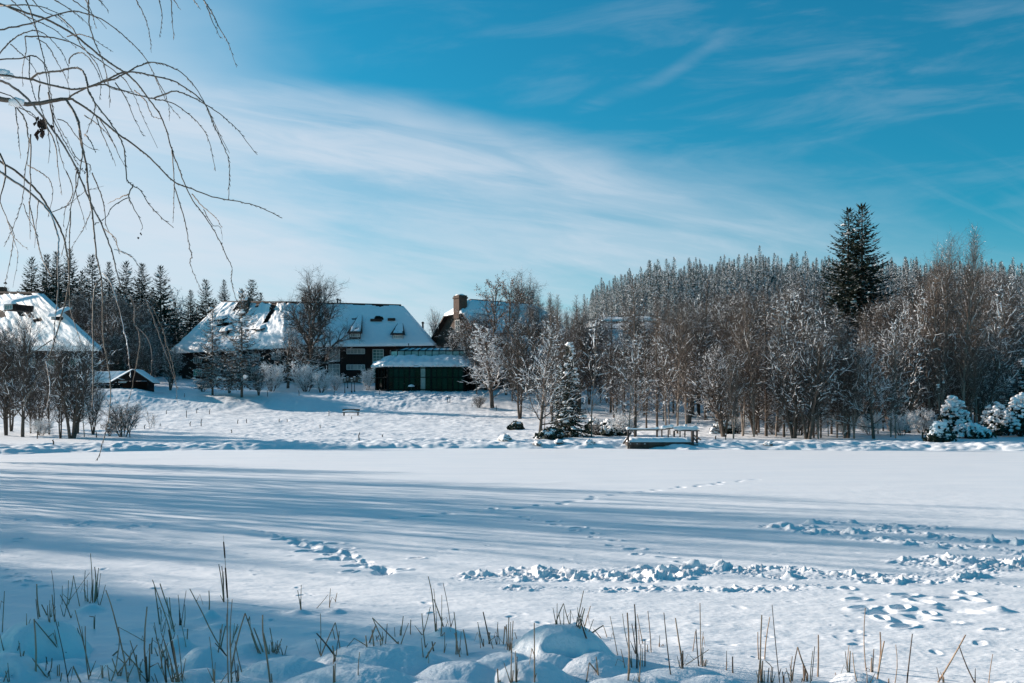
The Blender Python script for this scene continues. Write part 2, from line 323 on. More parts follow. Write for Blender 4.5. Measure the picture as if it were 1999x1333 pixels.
# ------------------------------------------------------------------ materials
def mat(name, col, rough=.8, col2=None, nscale=3.0, snow=0.0, bump=0.0, bscale=20.0, metal=0.0, spec=.3, coord='Object', detail=5, stretch=None, snoise=3.0, snow_col=(.84, .86, .88), trans=0):
    m = bpy.data.materials.new(name); m.use_nodes = True; n = m.node_tree.nodes; l = m.node_tree.links
    b = n['Principled BSDF']; b.inputs['Roughness'].default_value = rough; b.inputs['Metallic'].default_value = metal
    b.inputs['Specular IOR Level'].default_value = spec; b.inputs['Transmission Weight'].default_value = trans
    t = n.new('ShaderNodeTexCoord'); vec = t.outputs[coord]
    if stretch:
        mp = n.new('ShaderNodeMapping'); mp.inputs['Scale'].default_value = stretch; l.new(vec, mp.inputs[0]); vec = mp.outputs[0]
    src = None
    if col2:
        nz = n.new('ShaderNodeTexNoise'); nz.inputs['Scale'].default_value = nscale; nz.inputs['Detail'].default_value = detail; l.new(vec, nz.inputs['Vector'])
        mr = n.new('ShaderNodeMapRange'); mr.inputs[1].default_value = .35; mr.inputs[2].default_value = .65; l.new(nz.outputs['Fac'], mr.inputs[0])
        mi = n.new('ShaderNodeMix'); mi.data_type = 'RGBA'; l.new(mr.outputs[0], mi.inputs[0]); mi.inputs[6].default_value = (*col, 1); mi.inputs[7].default_value = (*col2, 1); src = mi.outputs[2]
    if snow > 0:                                # snow lying on upward faces
        g = n.new('ShaderNodeNewGeometry'); sx = n.new('ShaderNodeSeparateXYZ'); l.new(g.outputs['True Normal'], sx.inputs[0])
        nz2 = n.new('ShaderNodeTexNoise'); nz2.inputs['Scale'].default_value = snoise; nz2.inputs['Detail'].default_value = 3; l.new(g.outputs['Position'], nz2.inputs['Vector'])
        ad = n.new('ShaderNodeMath'); ad.operation = 'MULTIPLY_ADD'; l.new(nz2.outputs['Fac'], ad.inputs[0]); ad.inputs[1].default_value = 2.2; l.new(sx.outputs[2], ad.inputs[2])
        mr2 = n.new('ShaderNodeMapRange'); mr2.inputs[1].default_value = 2.15-snow; mr2.inputs[2].default_value = 2.35-snow; l.new(ad.outputs[0], mr2.inputs[0])
        mi2 = n.new('ShaderNodeMix'); mi2.data_type = 'RGBA'; l.new(mr2.outputs[0], mi2.inputs[0])
        if src: l.new(src, mi2.inputs[6])
        else: mi2.inputs[6].default_value = (*col, 1)
        mi2.inputs[7].default_value = (*snow_col, 1); src = mi2.outputs[2]
    if src: l.new(src, b.inputs['Base Color'])
    else: b.inputs['Base Color'].default_value = (*col, 1)
    if bump:
        nb = n.new('ShaderNodeTexNoise'); nb.inputs['Scale'].default_value = bscale; nb.inputs['Detail'].default_value = 6; l.new(vec, nb.inputs['Vector'])
        bp = n.new('ShaderNodeBump'); bp.inputs['Strength'].default_value = bump; bp.inputs['Distance'].default_value = .02; l.new(nb.outputs['Fac'], bp.inputs['Height']); l.new(bp.outputs[0], b.inputs['Normal'])
    return m
SN = (.86, .87, .88)
M = dict(
    snow=mat('snow', SN, .55, (.82, .84, .86), 1.3, bump=.55, bscale=28, spec=.35),
    pond=mat('pond_snow', SN, .5, (.80, .825, .85), .45, bump=.35, bscale=22, spec=.4, stretch=(.5, 1.6, 1)),
    csnow=mat('clump_snow', (.87, .88, .89), .7, bump=.3, bscale=6),
    bark=mat('bark', (.075, .055, .045), .9, (.13, .105, .085), 6, snow=.35, bump=.5, bscale=30),
    twig=mat('twig', (.070, .058, .050), .9, (.120, .100, .088), 2, snow=.22, snoise=1.6),
    twigbrown=mat('twig_brown', (.082, .061, .049), .9, (.125, .097, .080), 2, snow=.14, snoise=1.4),
    twigpale=mat('twig_pale', (.22, .20, .19), .9, (.20, .175, .16), 2, snow=.55, snoise=1.2),
    twigdark=mat('twig_dark', (.055, .046, .042), .9, (.095, .08, .07), 2, snow=.16, snoise=2),
    birch=mat('birch_bark', (.30, .25, .21), .8, (.14, .11, .09), 5, snow=.30, stretch=(1, 1, .4)),
    oakleaf=mat('oak_leaf', (.17, .075, .04), .8, (.25, .13, .07), 4, snow=.4, snoise=2),
    needle=mat('needle', (.014, .026, .020), .8, (.030, .048, .030), 1.5, snow=.05, snoise=1.6),
    needlebrown=mat('needle_brown', (.075, .060, .045), .8, (.10, .088, .072), 1.5, snow=.35, snoise=2.2),
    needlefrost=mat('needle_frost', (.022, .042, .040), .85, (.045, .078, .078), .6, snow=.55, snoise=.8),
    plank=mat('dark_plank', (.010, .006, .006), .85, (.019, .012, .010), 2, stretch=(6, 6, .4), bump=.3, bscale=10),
    stonebase=mat('stone_base', (.20, .15, .11), .9, (.13, .10, .075), 1.5, bump=.4, bscale=5),
    shingle=mat('shingle', (.062, .043, .034), .9, (.10, .073, .056), 2.5, bump=.5, bscale=9, stretch=(1, 1, 2)),
    brick=mat('brick', (.105, .066, .048), .9, (.065, .042, .034), 3, bump=.5, bscale=12),
    tile=mat('roof_tile', (.022, .014, .012), .7, (.045, .028, .022), 2, bump=.5, bscale=6),
    white=mat('white_paint', (.55, .58, .58), .5),
    glass=mat('window_glass', (.07, .10, .11), .12, (.20, .24, .25), .7, spec=.6),
    curtain=mat('curtained_glass', (.22, .25, .25), .25, (.36, .40, .40), .9, spec=.6),
    gglass=mat('garden_glass', (.001, .002, .002), .04, (.012, .013, .012), 2.2, spec=.22),
    sglass=mat('painted_sky_glass', (.18, .24, .26), .1, (.40, .47, .50), .5, spec=.8),  # pale base colour stands in for sky mirrored in the panes
    green=mat('green_frame', (.003, .007, .007), .7, (.005, .011, .011), 2, spec=.15),
    wood=mat('weathered_wood', (.06, .047, .036), .85, (.11, .088, .068), 3, stretch=(6, 6, 1), snow=.12, bump=.4, bscale=20),
    deckwood=mat('deck_wood', (.045, .035, .03), .85, (.085, .07, .06), 3, bump=.4, bscale=14),
    iron=mat('black_iron', (.02, .02, .022), .5),
    lampglass=mat('lamp_glass', (.45, .42, .38), .3),
    reed=mat('dry_reed', (.20, .125, .080), .75, (.38, .275, .19), 9, stretch=(1, 1, .25), bump=.3, bscale=60),
    reeddark=mat('dark_reed', (.055, .038, .028), .8, (.12, .085, .06), 9),
    cattail=mat('cattail_head', (.020, .011, .008), .95, (.04, .022, .015), 30, bump=.6, bscale=150),
    willow=mat('willow_bark', (.095, .075, .060), .8, (.19, .155, .125), 9, snow=.0, bump=.4, bscale=60),
    frostwillow=mat('frosted_willow_bark', (.11, .095, .085), .8, (.22, .20, .185), 9, snow=.40, snoise=9),
    leaf=mat('dead_leaf', (.035, .022, .018), .8, (.07, .045, .035), 12),
    rock=mat('rock', (.07, .065, .06), .9, (.14, .13, .12), 3, snow=1.05, snoise=1.3, bump=.5, bscale=8),
)
# ------------------------------------------------------------------ ground + pond sheets
def polar(name, th, rr, fz, m, keep=None):
    TH, RR = np.meshgrid(th, rr); x = RR*np.sin(TH); y = RR*np.cos(TH); z = fz(x, y)
    nr, nc = x.shape; i = np.arange(nr-1)[:, None]*nc; j = np.arange(nc-1)[None]
    Q = np.stack([i+j, i+j+1, i+nc+j+1, i+nc+j], -1).reshape(-1, 4)
    if keep is not None:
        k = keep(x, y).ravel(); Q = Q[k[Q].all(1)]
        used = np.unique(Q); mp = np.zeros(x.size, int); mp[used] = np.arange(len(used)); Q = mp[Q]
        V = np.stack([x.ravel(), y.ravel(), z.ravel()], 1)[used]
    else: V = np.stack([x.ravel(), y.ravel(), z.ravel()], 1)
    b = MB(); b.add(V, Q); o = link(name, b.mesh(name, m, smooth=True)); return o
fa = math.atan(.56)
th_in = np.arctan(np.linspace(-.56, .56, 900))
th_full = np.concatenate([np.linspace(-math.pi, -fa, 90)[:-1], th_in, np.linspace(fa, math.pi, 90)[1:]])
rg = np.concatenate([[.3], np.linspace(1, 8, 15)[:-1], np.arange(8, 12.5, .03), np.arange(12.5, 50, 1.0), np.arange(50, 70, .3), np.arange(70, 100, .13), np.arange(100, 200, .35), np.arange(200, 480, 3.0), np.geomspace(480, 5000, 18)])
go = polar('snowy_ground', th_full, rg, lambda x, y: ground_raw(x, y), M['snow']); tag(go, kind='structure')
th_p = np.concatenate([np.linspace(-1.35, -fa, 70)[:-1], th_in, np.linspace(fa, 1.35, 70)[1:]])
pr = np.concatenate([np.linspace(7, 9, 12)[:-1], HC*F/np.arange(F*HC/9.0, 62, -.62)])
po = polar('frozen_pond', th_p, pr, lambda x, y: pond_z(x, y), M['pond'], keep=lambda x, y: shore_sd(x, y) < 1.6); tag(po, kind='structure')

ORD = []
_t1 = 'first second third fourth fifth sixth seventh eighth ninth tenth eleventh twelfth thirteenth fourteenth fifteenth sixteenth seventeenth eighteenth nineteenth'.split()
for _k, _w in enumerate(['', 'twent', 'thirt', 'fort', 'fift', 'sixt', 'sevent', 'eight', 'ninet']):
    if _k == 0: ORD += _t1
    else: ORD += [_w+'ieth']+[_w+'y-'+x for x in _t1[:9]]
ORD += ['hundred-and-'+x for x in ORD]
# ------------------------------------------------------------------ trees
def grow(out, g, p, d, Ln, r, lev, PR):
    q = PR[lev]; n = q['seg']; pts = [p]; ds = []
    for i in range(n):
        d = d+g.normal(0, q['wig'], 3); d[2] += q.get('trop', 0); d /= np.linalg.norm(d); p = p+d*Ln/n; pts.append(p); ds.append(d)
    pts = np.array(pts); tt = np.linspace(0, 1, n+1); rad = r*((1-tt)**q.get('tp', .8)*(1-q.get('tip', .12))+q.get('tip', .12))
    out.append((pts, rad, lev))
    if lev+1 >= len(PR): return
    c = PR[lev+1]; az0 = g.rand()*6.28
    for k in range(c['n']):
        t = c['t0']+(1-c['t0'])*(k+g.rand())/c['n']; t = min(t, .985); f = t*n; i = min(int(f), n-1)
        pos = pts[i]+(pts[i+1]-pts[i])*(f-i); dd = ds[i]; az = az0+k*2.4+g.normal(0, .35)
        ang = c['ang']+c.get('angt', 0)*t+g.normal(0, .15)
        a = np.cross(dd, (0, 0, 1.) if abs(dd[2]) < .95 else (1., 0, 0)); a /= np.linalg.norm(a); b = np.cross(dd, a)
        side = math.cos(az)*a+math.sin(az)*b
        nd = dd*math.cos(ang)+side*math.sin(ang)
        sh = c.get('shape', lambda t: 1.0)(t)
        cl = Ln*c['len']*sh*g.uniform(.65, 1.2)
        cr = min((np.interp(t, tt, rad))*.75, r*c['rad']*(.5+.5*sh))
        grow(out, g, pos, nd, cl, max(cr, c.get('rmin', .006)), lev+1, PR)
def bare_tree(name, seed, Ht, r0, PR, mt, mc, snowlv=0.0, blobs=0, stems=1, spread=.25, leaves=0, lmat=None, lean=0):
    g = np.random.RandomState(seed); out = []
    for s_ in range(stems):
        a = s_*2.4+g.rand(); off = np.array((math.cos(a), math.sin(a), 0))*spread*(stems > 1)
        d = np.array((math.cos(a)*spread*(stems > 1)+lean, math.sin(a)*spread*(stems > 1), 1.0)); d /= np.linalg.norm(d)
        grow(out, g, off*.5+np.array((0, 0, -.3)), d, (Ht+.3)*g.uniform(.82, 1.0) if stems > 1 else Ht+.3, r0, 0, PR)
    zmax = max(b[0][:, 2].max() for b in out); sc = Ht/zmax
    tk, cr, sw, lf = MB(), MB(), MB(), MB()
    K = {0: 8, 1: 5}
    for pts, rad, lev in out:
        pts = pts*sc
        (tk if lev <= (1 if len(PR) > 3 else 0) else cr).tube(pts, rad, K.get(lev, 3))
        if snowlv and lev >= 1:
            dv = pts[-1]-pts[0]; hz = math.hypot(dv[0], dv[1])/(np.linalg.norm(dv)+1e-6)
            if g.rand() < snowlv*(.4+hz):
                k0 = g.randint(0, max(1, len(pts)-2)); sub_ = pts[k0:k0+g.randint(2, 5)]
                if len(sub_) > 1:
                    rr = rad[k0:k0+len(sub_)]+(.008+.014*g.rand() if lev == 1 else .005+.009*g.rand()); sub_ = sub_+np.array((0, 0, 1.0))*(rr*.75)[:, None]
                    rr = rr.copy(); rr[-1] *= .3; sw.tube(sub_, rr, 4)
        if leaves and lev == len(PR)-1:
            for _ in range(leaves):
                p = pts[g.randint(0, len(pts))]+g.normal(0, .07, 3); e = g.normal(0, 1, (2, 3)); e /= np.linalg.norm(e, axis=1)[:, None]; e *= .075
                lf.add([p-e[0], p+e[1], p+e[0], p-e[1]], [(0, 1, 2, 3)])
    tips = [b for b in out if b[2] >= 1]
    for _ in range(blobs):
        b = tips[g.randint(len(tips))]; p = b[0][g.randint(1, len(b[0]))]*sc
        sw.blob(p+np.array((0, 0, .04)), g.uniform(.03, .09), sq=(1.5, 1.1, .65))
    root = empty(name, (0, 0, 0)); root['H'] = Ht
    part('trunk', tk, mt, root, smooth=True); part('crown', cr, mc, root)
    if leaves: part('leaves', lf, lmat, root)
    if snowlv or blobs: part('snow_cover', sw, M['csnow'], root, smooth=True)
    return root
dome = lambda t: .35+.9*math.sin(min(1, t)*math.pi*.95)
cone = lambda t: max(.08, 1.25*(1-t)**.8)
def pr_birch(n1=34, n2=10, n3=5, ang=.75, ln=.34): return [
    dict(seg=10, wig=.035, trop=.02, tip=.08),
    dict(n=n1, t0=.16, ang=ang, angt=-.25, len=ln, rad=.34, seg=6, wig=.10, trop=.06, shape=lambda t: .35+.9*math.sin(min(1, t*.92+.08)*math.pi)**.7),
    dict(n=n2, t0=.12, ang=.65, len=.42, rad=.5, seg=4, wig=.16, trop=.03, rmin=.009),
    dict(n=n3, t0=.1, ang=.6, len=.5, rad=.6, seg=3, wig=.2, trop=.0, rmin=.006, tip=.5)]
def pr_larch(): return [
    dict(seg=8, wig=.012, tip=.06),
    dict(n=95, t0=.12, ang=1.35, angt=-.3, len=.19, rad=.20, seg=5, wig=.08, trop=.05, shape=lambda t: cone(t)*.9+.08),
    dict(n=11, t0=.1, ang=.8, len=.32, rad=.45, seg=3, wig=.15, trop=-.06, rmin=.008),
    dict(n=3, t0=.1, ang=.7, len=.5, rad=.6, seg=2, wig=.25, trop=-.06, rmin=.006, tip=.5)]
def pr_broad(): return [
    dict(seg=8, wig=.05, trop=.02, tip=.10),
    dict(n=32, t0=.20, ang=1.20, angt=-.82, len=.42, rad=.42, seg=8, wig=.10, trop=.03, shape=lambda t: .62+.50*math.sin(min(1, t)*math.pi)),
    dict(n=10, t0=.22, ang=.65, len=.42, rad=.45, seg=5, wig=.14, trop=.01, rmin=.012),
    dict(n=10, t0=.12, ang=.6, len=.44, rad=.5, seg=4, wig=.18, trop=.0, rmin=.009),
    dict(n=4, t0=.1, ang=.6, len=.5, rad=.6, seg=2, wig=.25, trop=-.04, rmin=.006, tip=.5)]
def pr_spread(): return [
    dict(seg=7, wig=.06, trop=.03, tip=.12),
    dict(n=26, t0=.14, ang=1.25, angt=-.75, len=.55, rad=.36, seg=7, wig=.10, trop=.05, shape=lambda t: max(.2, 1.15-.85*t)),
    dict(n=9, t0=.15, ang=.7, len=.42, rad=.45, seg=4, wig=.16, trop=.03, rmin=.012),
    dict(n=6, t0=.1, ang=.65, len=.45, rad=.55, seg=3, wig=.2, trop=.0, rmin=.008, tip=.4)]
def pr_shrub(): return [
    dict(seg=6, wig=.07, trop=.05, tip=.15),
    dict(n=9, t0=.2, ang=.5, len=.5, rad=.5, seg=4, wig=.12, trop=.06, rmin=.012),
    dict(n=8, t0=.1, ang=.5, len=.45, rad=.55, seg=3, wig=.18, trop=.04, rmin=.008),
    dict(n=4, t0=.1, ang=.5, len=.5, rad=.6, seg=2, wig=.2, trop=.0, rmin=.006, tip=.5)]
def spruce(name, seed, Ht, W, nb, tw, step, mfol, base=.06, top_up=.35, low=-.28, snow=.1, lump=0, wid=.2, single=False, pw=.8, tipup=.22, fdens=2):
    g = np.random.RandomState(seed); fo, sw, tk = MB(), MB(), MB()
    tk.tube([(0, 0, -.3), (g.normal(0, .04), 0, Ht*.5), (0, 0, Ht)], [Ht*.0125, Ht*.008, .015], 7)
    FQ, SQ = [], []
    for i in range(nb):
        t = base+(1-base)*((i+g.rand())/nb)**1.08; t = min(t, .985)
        Lb = W*((1-(t-base)/(1-base))**pw)*g.uniform(.68, 1.12)+.12; az = i*2.39996+g.normal(0, .3)
        if g.rand() < .06: Lb *= .5
        el = low+(top_up-low)*t**1.5+g.normal(0, .07); h = np.array((math.cos(az), math.sin(az), 0.)); sd = np.array((-h[1], h[0], 0))
        s = np.linspace(0, 1, 6); P = np.array((0, 0, t*Ht))+h*(Lb*s)[:, None]+np.array((0, 0, 1.))*(Lb*(s*math.tan(el)-.22*s*(1-s)+tipup*s**3))[:, None]
        tk.tube(P[:5], np.linspace(.010*Lb+.008, .006, 5), 3)
        heavy = g.rand() < snow
        nt_ = max(3, int(Lb/step))
        for k in range(nt_):
            f = .12+.9*(k+.5*g.rand())/nt_; f = min(f, .99); idx = f*5; ii = int(idx); pos = P[ii]+(P[ii+1]-P[ii])*(idx-ii); bd = P[ii+1]-P[ii]; bd = bd/np.linalg.norm(bd)
            for sg in (-1, 1):
                for _ in range(fdens):
                    l_ = tw*g.uniform(.6, 1.25)*(1-.45*f)*(.24+.76*min(1, Lb/W*1.7)); a_ = g.uniform(.5, 1.1)
                    d = bd*math.cos(a_)+sd*sg*math.sin(a_)+np.array((0, 0, g.uniform(-.5, .05))); d /= np.linalg.norm(d)
                    wv = np.cross(d, (0, 0, 1.)); wv /= np.linalg.norm(wv)+1e-6; rl = g.uniform(-.9, .9); wv = wv*math.cos(rl)+np.array((0, 0, 1.))*math.sin(rl); w_ = l_*wid*g.uniform(.7, 1.3)
                    FQ.append((pos-wv*w_*.3, pos+d*l_*.45-wv*w_, pos+d*l_, pos+d*l_*.45+wv*w_))
                    if heavy and g.rand() < .55:
                        wf = np.cross(d, (0, 0, 1.)); wf /= np.linalg.norm(wf)+1e-6; z_ = np.array((0, 0, .03+l_*.05)); l2 = l_*g.uniform(.5, .95); w2 = w_*g.uniform(.8, 1.3)
                        SQ.append((pos+z_-wf*w2*.5, pos+d*l2*.5-wf*w2+z_*1.3, pos+d*l2+z_*.5, pos+d*l2*.5+wf*w2+z_*1.3))
        tip = P[5]; d = P[5]-P[4]; d /= np.linalg.norm(d); FQ.append((tip-d*.2-sd*.08*tw, tip-sd*.12*tw, tip+d*tw*.5, tip+sd*.12*tw))
        if lump and g.rand() < lump:
            for _ in range(g.randint(1, 4)):
                f = g.uniform(.5, .95); idx = f*5; ii = int(idx); sw.blob(P[ii]+(P[ii+1]-P[ii])*(idx-ii)+np.array((0, 0, .07)), g.uniform(.10, .26), sq=(1.3, 1.3, .6), m=1 if single else 0)
    for k in range(10):                       # leader
        z = Ht*(1-.012*k); a = k*2.4; d = np.array((math.cos(a)*.5, math.sin(a)*.5, .9)); l_ = .35*tw+.03*k; FQ.append(((0, 0, z-.1), np.array((.03, .03, z))+d*l_*.4, np.array((0, 0, z))+d*l_, np.array((-.03, -.03, z))+d*l_*.4))
    FQ = np.array([np.array(q) for q in FQ]); n = len(FQ)
    fo.add(FQ.reshape(-1, 3), np.arange(n*4).reshape(-1, 4))
    if SQ:
        SQ = np.array([np.array(q) for q in SQ]); sw.add(SQ.reshape(-1, 3), np.arange(len(SQ)*4).reshape(-1, 4), m=1 if single else 0)
    if single:
        for a, b, c in ((sw.v, sw.q, sw.t),):
            off = fo.n; fo.v += sw.v; fo.q += [q+off for q in sw.q]; fo.t += [q+off for q in sw.t]; fo.qm += sw.qm; fo.tm += sw.tm; fo.n += sw.n
        off = fo.n; fo.v += tk.v; fo.q += [q+off for q in tk.q]; fo.qm += [np.full(len(q), 2) for q in tk.q]; fo.n += tk.n
        o = link(name, fo.mesh(name, [mfol, M['csnow'], M['bark']])); o['H'] = Ht; return o
    root = empty(name, (0, 0, 0)); root['H'] = Ht
    part('trunk', tk, M['bark'], root); part('crown', fo, mfol, root)
    if snow or lump: part('snow_cover', sw, M['csnow'], root)
    return root
PROTO = {}
def proto(key, fn): PROTO[key] = [fn, None, 0]
used_proto = {}
def plant(key, px, label, cat, group=None, base=None, Y=None, top=None, Hm=None, wide=1.0, rz=None, x=None, dz=0.0, name=None, lean=0):
    o = PROTO[key]
    if base is not None: p = hit(px, base)
    else:
        X0 = x if x is not None else (px-CX)/F*Y; p = Vector((X0, Y, gz(X0, Y)))
    if top is not None: Hm = HC+(HY-top)/F*p.y-p.z
    src = o if not used_proto.get(key) else copy_thing(o)
    used_proto[key] = True
    s = Hm/o['H']; src.location = (p.x, p.y, p.z+dz); src.scale = (s*wide, s*wide, s)
    src.rotation_euler = (lean, 0, rnd.uniform(0, 6.28) if rz is None else rz)
    for k in ('label', 'category', 'group'):
        if k in src: del src[k]
    tag(src, label, cat, group); return src
bt = bare_tree
PROTO = dict(
    alder=bt('bare_tree', 11, 10, .16, pr_birch(), M['bark'], M['twig'], .12, 20),
    alder2=bt('bare_tree', 12, 11, .14, pr_birch(38, 9, 5, .85, .30), M['bark'], M['twigdark'], .08, 10, stems=2, spread=.12),
    multi=bt('bare_tree', 13, 8, .12, pr_birch(22, 9, 4, .7, .34), M['bark'], M['twig'], .16, 16, stems=4, spread=.22),
    snowy=bt('snowy_tree', 14, 8, .17, pr_spread(), M['bark'], M['twigpale'], .75, 140),
    snowy2=bt('snowy_tree', 15, 10, .17, pr_spread(), M['bark'], M['twig'], .42, 60),
    broad=bt('broad_tree', 16, 16, .38, pr_broad(), M['bark'], M['twigdark'], .05, 0),
    broad2=bt('broad_tree', 26, 12, .26, pr_broad(), M['bark'], M['twig'], .07, 24),
    oak=bt('oak_tree', 17, 16, .25, pr_birch(20, 9, 5, .9, .28), M['bark'], M['twigdark'], .05, 30, leaves=3, lmat=M['oakleaf']),
    birch=bt('birch_tree', 18, 20, .15, pr_birch(44, 10, 6, .60, .22), M['birch'], M['twigbrown'], .03, 14),
    birch2=bt('birch_tree', 19, 18, .13, pr_birch(40, 10, 6, .55, .22), M['birch'], M['twigbrown'], .05, 14, stems=2, spread=.07),
    larch=bt('larch_tree', 20, 15, .17, pr_larch(), M['bark'], M['twigbrown'], .05, 22),
    larch2=bt('larch_tree', 21, 15, .15, pr_larch(), M['bark'], M['twig'], .12, 40),
    shrub=bt('bare_shrub', 22, 3.4, .035, pr_shrub(), M['bark'], M['twig'], .08, 30, stems=11, spread=.42),
    snowshrub=bt('snowy_shrub', 23, 3.4, .035, pr_shrub(), M['bark'], M['twigpale'], .8, 130, stems=9, spread=.5),
    sapling=bt('sapling', 24, 2.2, .02, pr_shrub()[:3], M['bark'], M['twigpale'], .2, 6, stems=2, spread=.1),
    airy=bt('airy_tree', 44, 16, .15, pr_birch(15, 5, 3, .65, .26), M['bark'], M['twigdark'], .03, 0),
    thin=bt('thin_tree', 25, 9, .06, pr_birch(16, 7, 4, .8, .22), M['birch'], M['twig'], .30, 14),
    sparse=spruce('sparse_conifer', 31, 11, 3.1, 170, .55, .18, M['needlebrown'], base=.12, low=-.30, snow=.14, lump=.07, wid=.10),
    spruce=spruce('spruce_tree', 32, 24, 4.9, 400, .75, .21, M['needle'], base=.05, snow=.12, lump=.07, wid=.19, pw=.72, tipup=.15),
    spruce2=spruce('spruce_tree', 33, 18, 4.0, 280, .70, .22, M['needle'], base=.05, snow=.07, lump=.03, wid=.19, pw=.66, tipup=.15),
    snowspruce=spruce('snowy_spruce', 34, 9, 2.3, 200, .50, .17, M['needle'], base=.03, low=-.6, top_up=.1, snow=.16, lump=.22, wid=.2, pw=.75),
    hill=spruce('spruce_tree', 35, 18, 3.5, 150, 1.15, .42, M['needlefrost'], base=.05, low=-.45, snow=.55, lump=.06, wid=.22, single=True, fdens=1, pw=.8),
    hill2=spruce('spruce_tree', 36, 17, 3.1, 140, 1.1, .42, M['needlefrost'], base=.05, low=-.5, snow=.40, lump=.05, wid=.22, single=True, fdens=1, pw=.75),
)
# -- left bank and lawn
LT = 'bare trees on the left bank'
plant('alder', 44, 'thick-trunked bare tree on the left shore, second from the frame edge', 'tree', LT, base=853, top=585, wide=.85)
plant('alder2', 12, 'bare twin-stemmed tree at the very left edge of the shore', 'tree', LT, base=850, top=615, wide=.9)
plant('multi', 140, 'bare tree forking low into several stems, right of the thick-trunked one', 'tree', LT, base=856, top=640, wide=1.05)
plant('alder2', 118, 'slim bare tree close beside the low-forking tree on left shore', 'tree', LT, base=856, top=655, wide=.6)
plant('thin', 165, 'short bare tree leaning right beside the low-forking tree', 'tree', LT, base=853, top=715, wide=1.2, rz=0)
plant('multi', 75, 'frosted bare tree behind the two left shore trees', 'tree', LT, base=838, top=690)
plant('alder', -30, 'bare tree cut by the left frame edge', 'tree', LT, base=850, top=600)
plant('snowshrub', 80, 'low frosted shrub between the trunks on the left shore', 'shrub', base=850, top=812, wide=1.5)
plant('shrub', 240, 'vase-shaped leafless shrub standing alone on the left shore', 'shrub', base=853, top=765, wide=1.05)
plant('shrub', 214, 'small leafless shrub touching the vase-shaped shrub', 'shrub', base=851, top=815, wide=.8)
plant('sapling', 293, 'pale frosted sapling on the meadow right of the vase-shaped shrub', 'sapling', base=836, top=788)
plant('sapling', 301, 'shorter pale sapling beside the frosted one on the meadow', 'sapling', base=835, top=808)
plant('multi', 332, 'dark bare tree leaning by the left corner of the long building', 'tree', base=762, top=668, wide=.9)
plant('shrub', 396, 'low dark shrub in front of the long building', 'shrub', base=765, top=735, wide=1.4)
plant('sparse', 415, 'sparse conifer in front of the lit roof, left of two', 'conifer', 'sparse conifers before the long building', base=771, top=597)
plant('sparse', 472, 'sparse conifer in front of the lit roof, right of two', 'conifer', 'sparse conifers before the long building', base=776, top=565, rz=2)
plant('snowy2', 562, 'spreading snowy bare tree before the dark building wall', 'tree', base=758, top=618, wide=1.25)
plant('broad', 606, 'tall domed bare tree rising above the long roof', 'tree', Y=172, top=505, wide=1.12)
plant('snowshrub', 598, 'snow-covered shrub under the spreading snowy tree', 'shrub', 'snowy shrubs by the dark wall', base=765, top=700, wide=1.1)
plant('snowshrub', 627, 'snow-covered shrub nearest the garden lamps', 'shrub', 'snowy shrubs by the dark wall', base=766, top=718, wide=1.0)
plant('snowshrub', 718, 'small snow-covered shrub at the left corner of the glass pavilion', 'shrub', Y=166, top=712, wide=.7)
plant('spruce2', 238, 'small snowy spruce behind the shed', 'spruce', Y=171, top=688)
G1 = 'dark firs behind the left houses'
for i, (px, tp, Y, k) in enumerate([(62, 503, 215, 'spruce2'), (91, 497, 222, 'spruce2'), (110, 491, 214, 'spruce'), (136, 485, 220, 'spruce'), (180, 497, 226, 'spruce2'), (213, 511, 232, 'spruce'),
        (246, 511, 224, 'spruce2'), (277, 514, 228, 'spruce'), (314, 519, 218, 'spruce2'), (372, 566, 226, 'spruce'), (402, 546, 232, 'spruce2'), (437, 546, 236, 'spruce'), (492, 546, 240, 'spruce2'), (509, 571, 244, 'spruce'),
        (342, 590, 215, 'spruce2'), (298, 560, 236, 'spruce'), (160, 530, 236, 'spruce2'), (12, 560, 240, 'spruce2'), (-25, 540, 230, 'spruce'), (330, 600, 246, 'spruce'), (230, 560, 250, 'spruce'), (420, 585, 250, 'spruce2'), (385, 600, 240, 'spruce2')]):
    plant(k, px, 'dark fir in the row behind the two left houses', 'fir', G1, Y=Y, top=tp, wide=(1.1 if k == 'spruce' else 1.15)*rnd.uniform(.8, 1.2))
for px, tp, Y, k in [(165, 560, 200, 'broad2'), (205, 545, 198, 'alder'), (235, 560, 184, 'broad2'), (150, 590, 202, 'alder'), (262, 585, 188, 'alder2'), (285, 575, 196, 'broad2'), (212, 610, 186, 'multi'), (296, 640, 182, 'multi'), (306, 625, 214, 'broad2'), (225, 640, 172, 'alder2'), (228, 600, 178, 'alder'), (262, 640, 174, 'alder2'), (290, 650, 172, 'broad2')]:
    plant(k, px, 'leafless grey tree in the thicket between the left house and the long building', 'tree', 'leafless trees between the left houses', Y=Y, top=tp)
plant('snowy', 352, 'pale frosted tree between the firs left of the long roof', 'tree', Y=232, top=556, wide=.7)
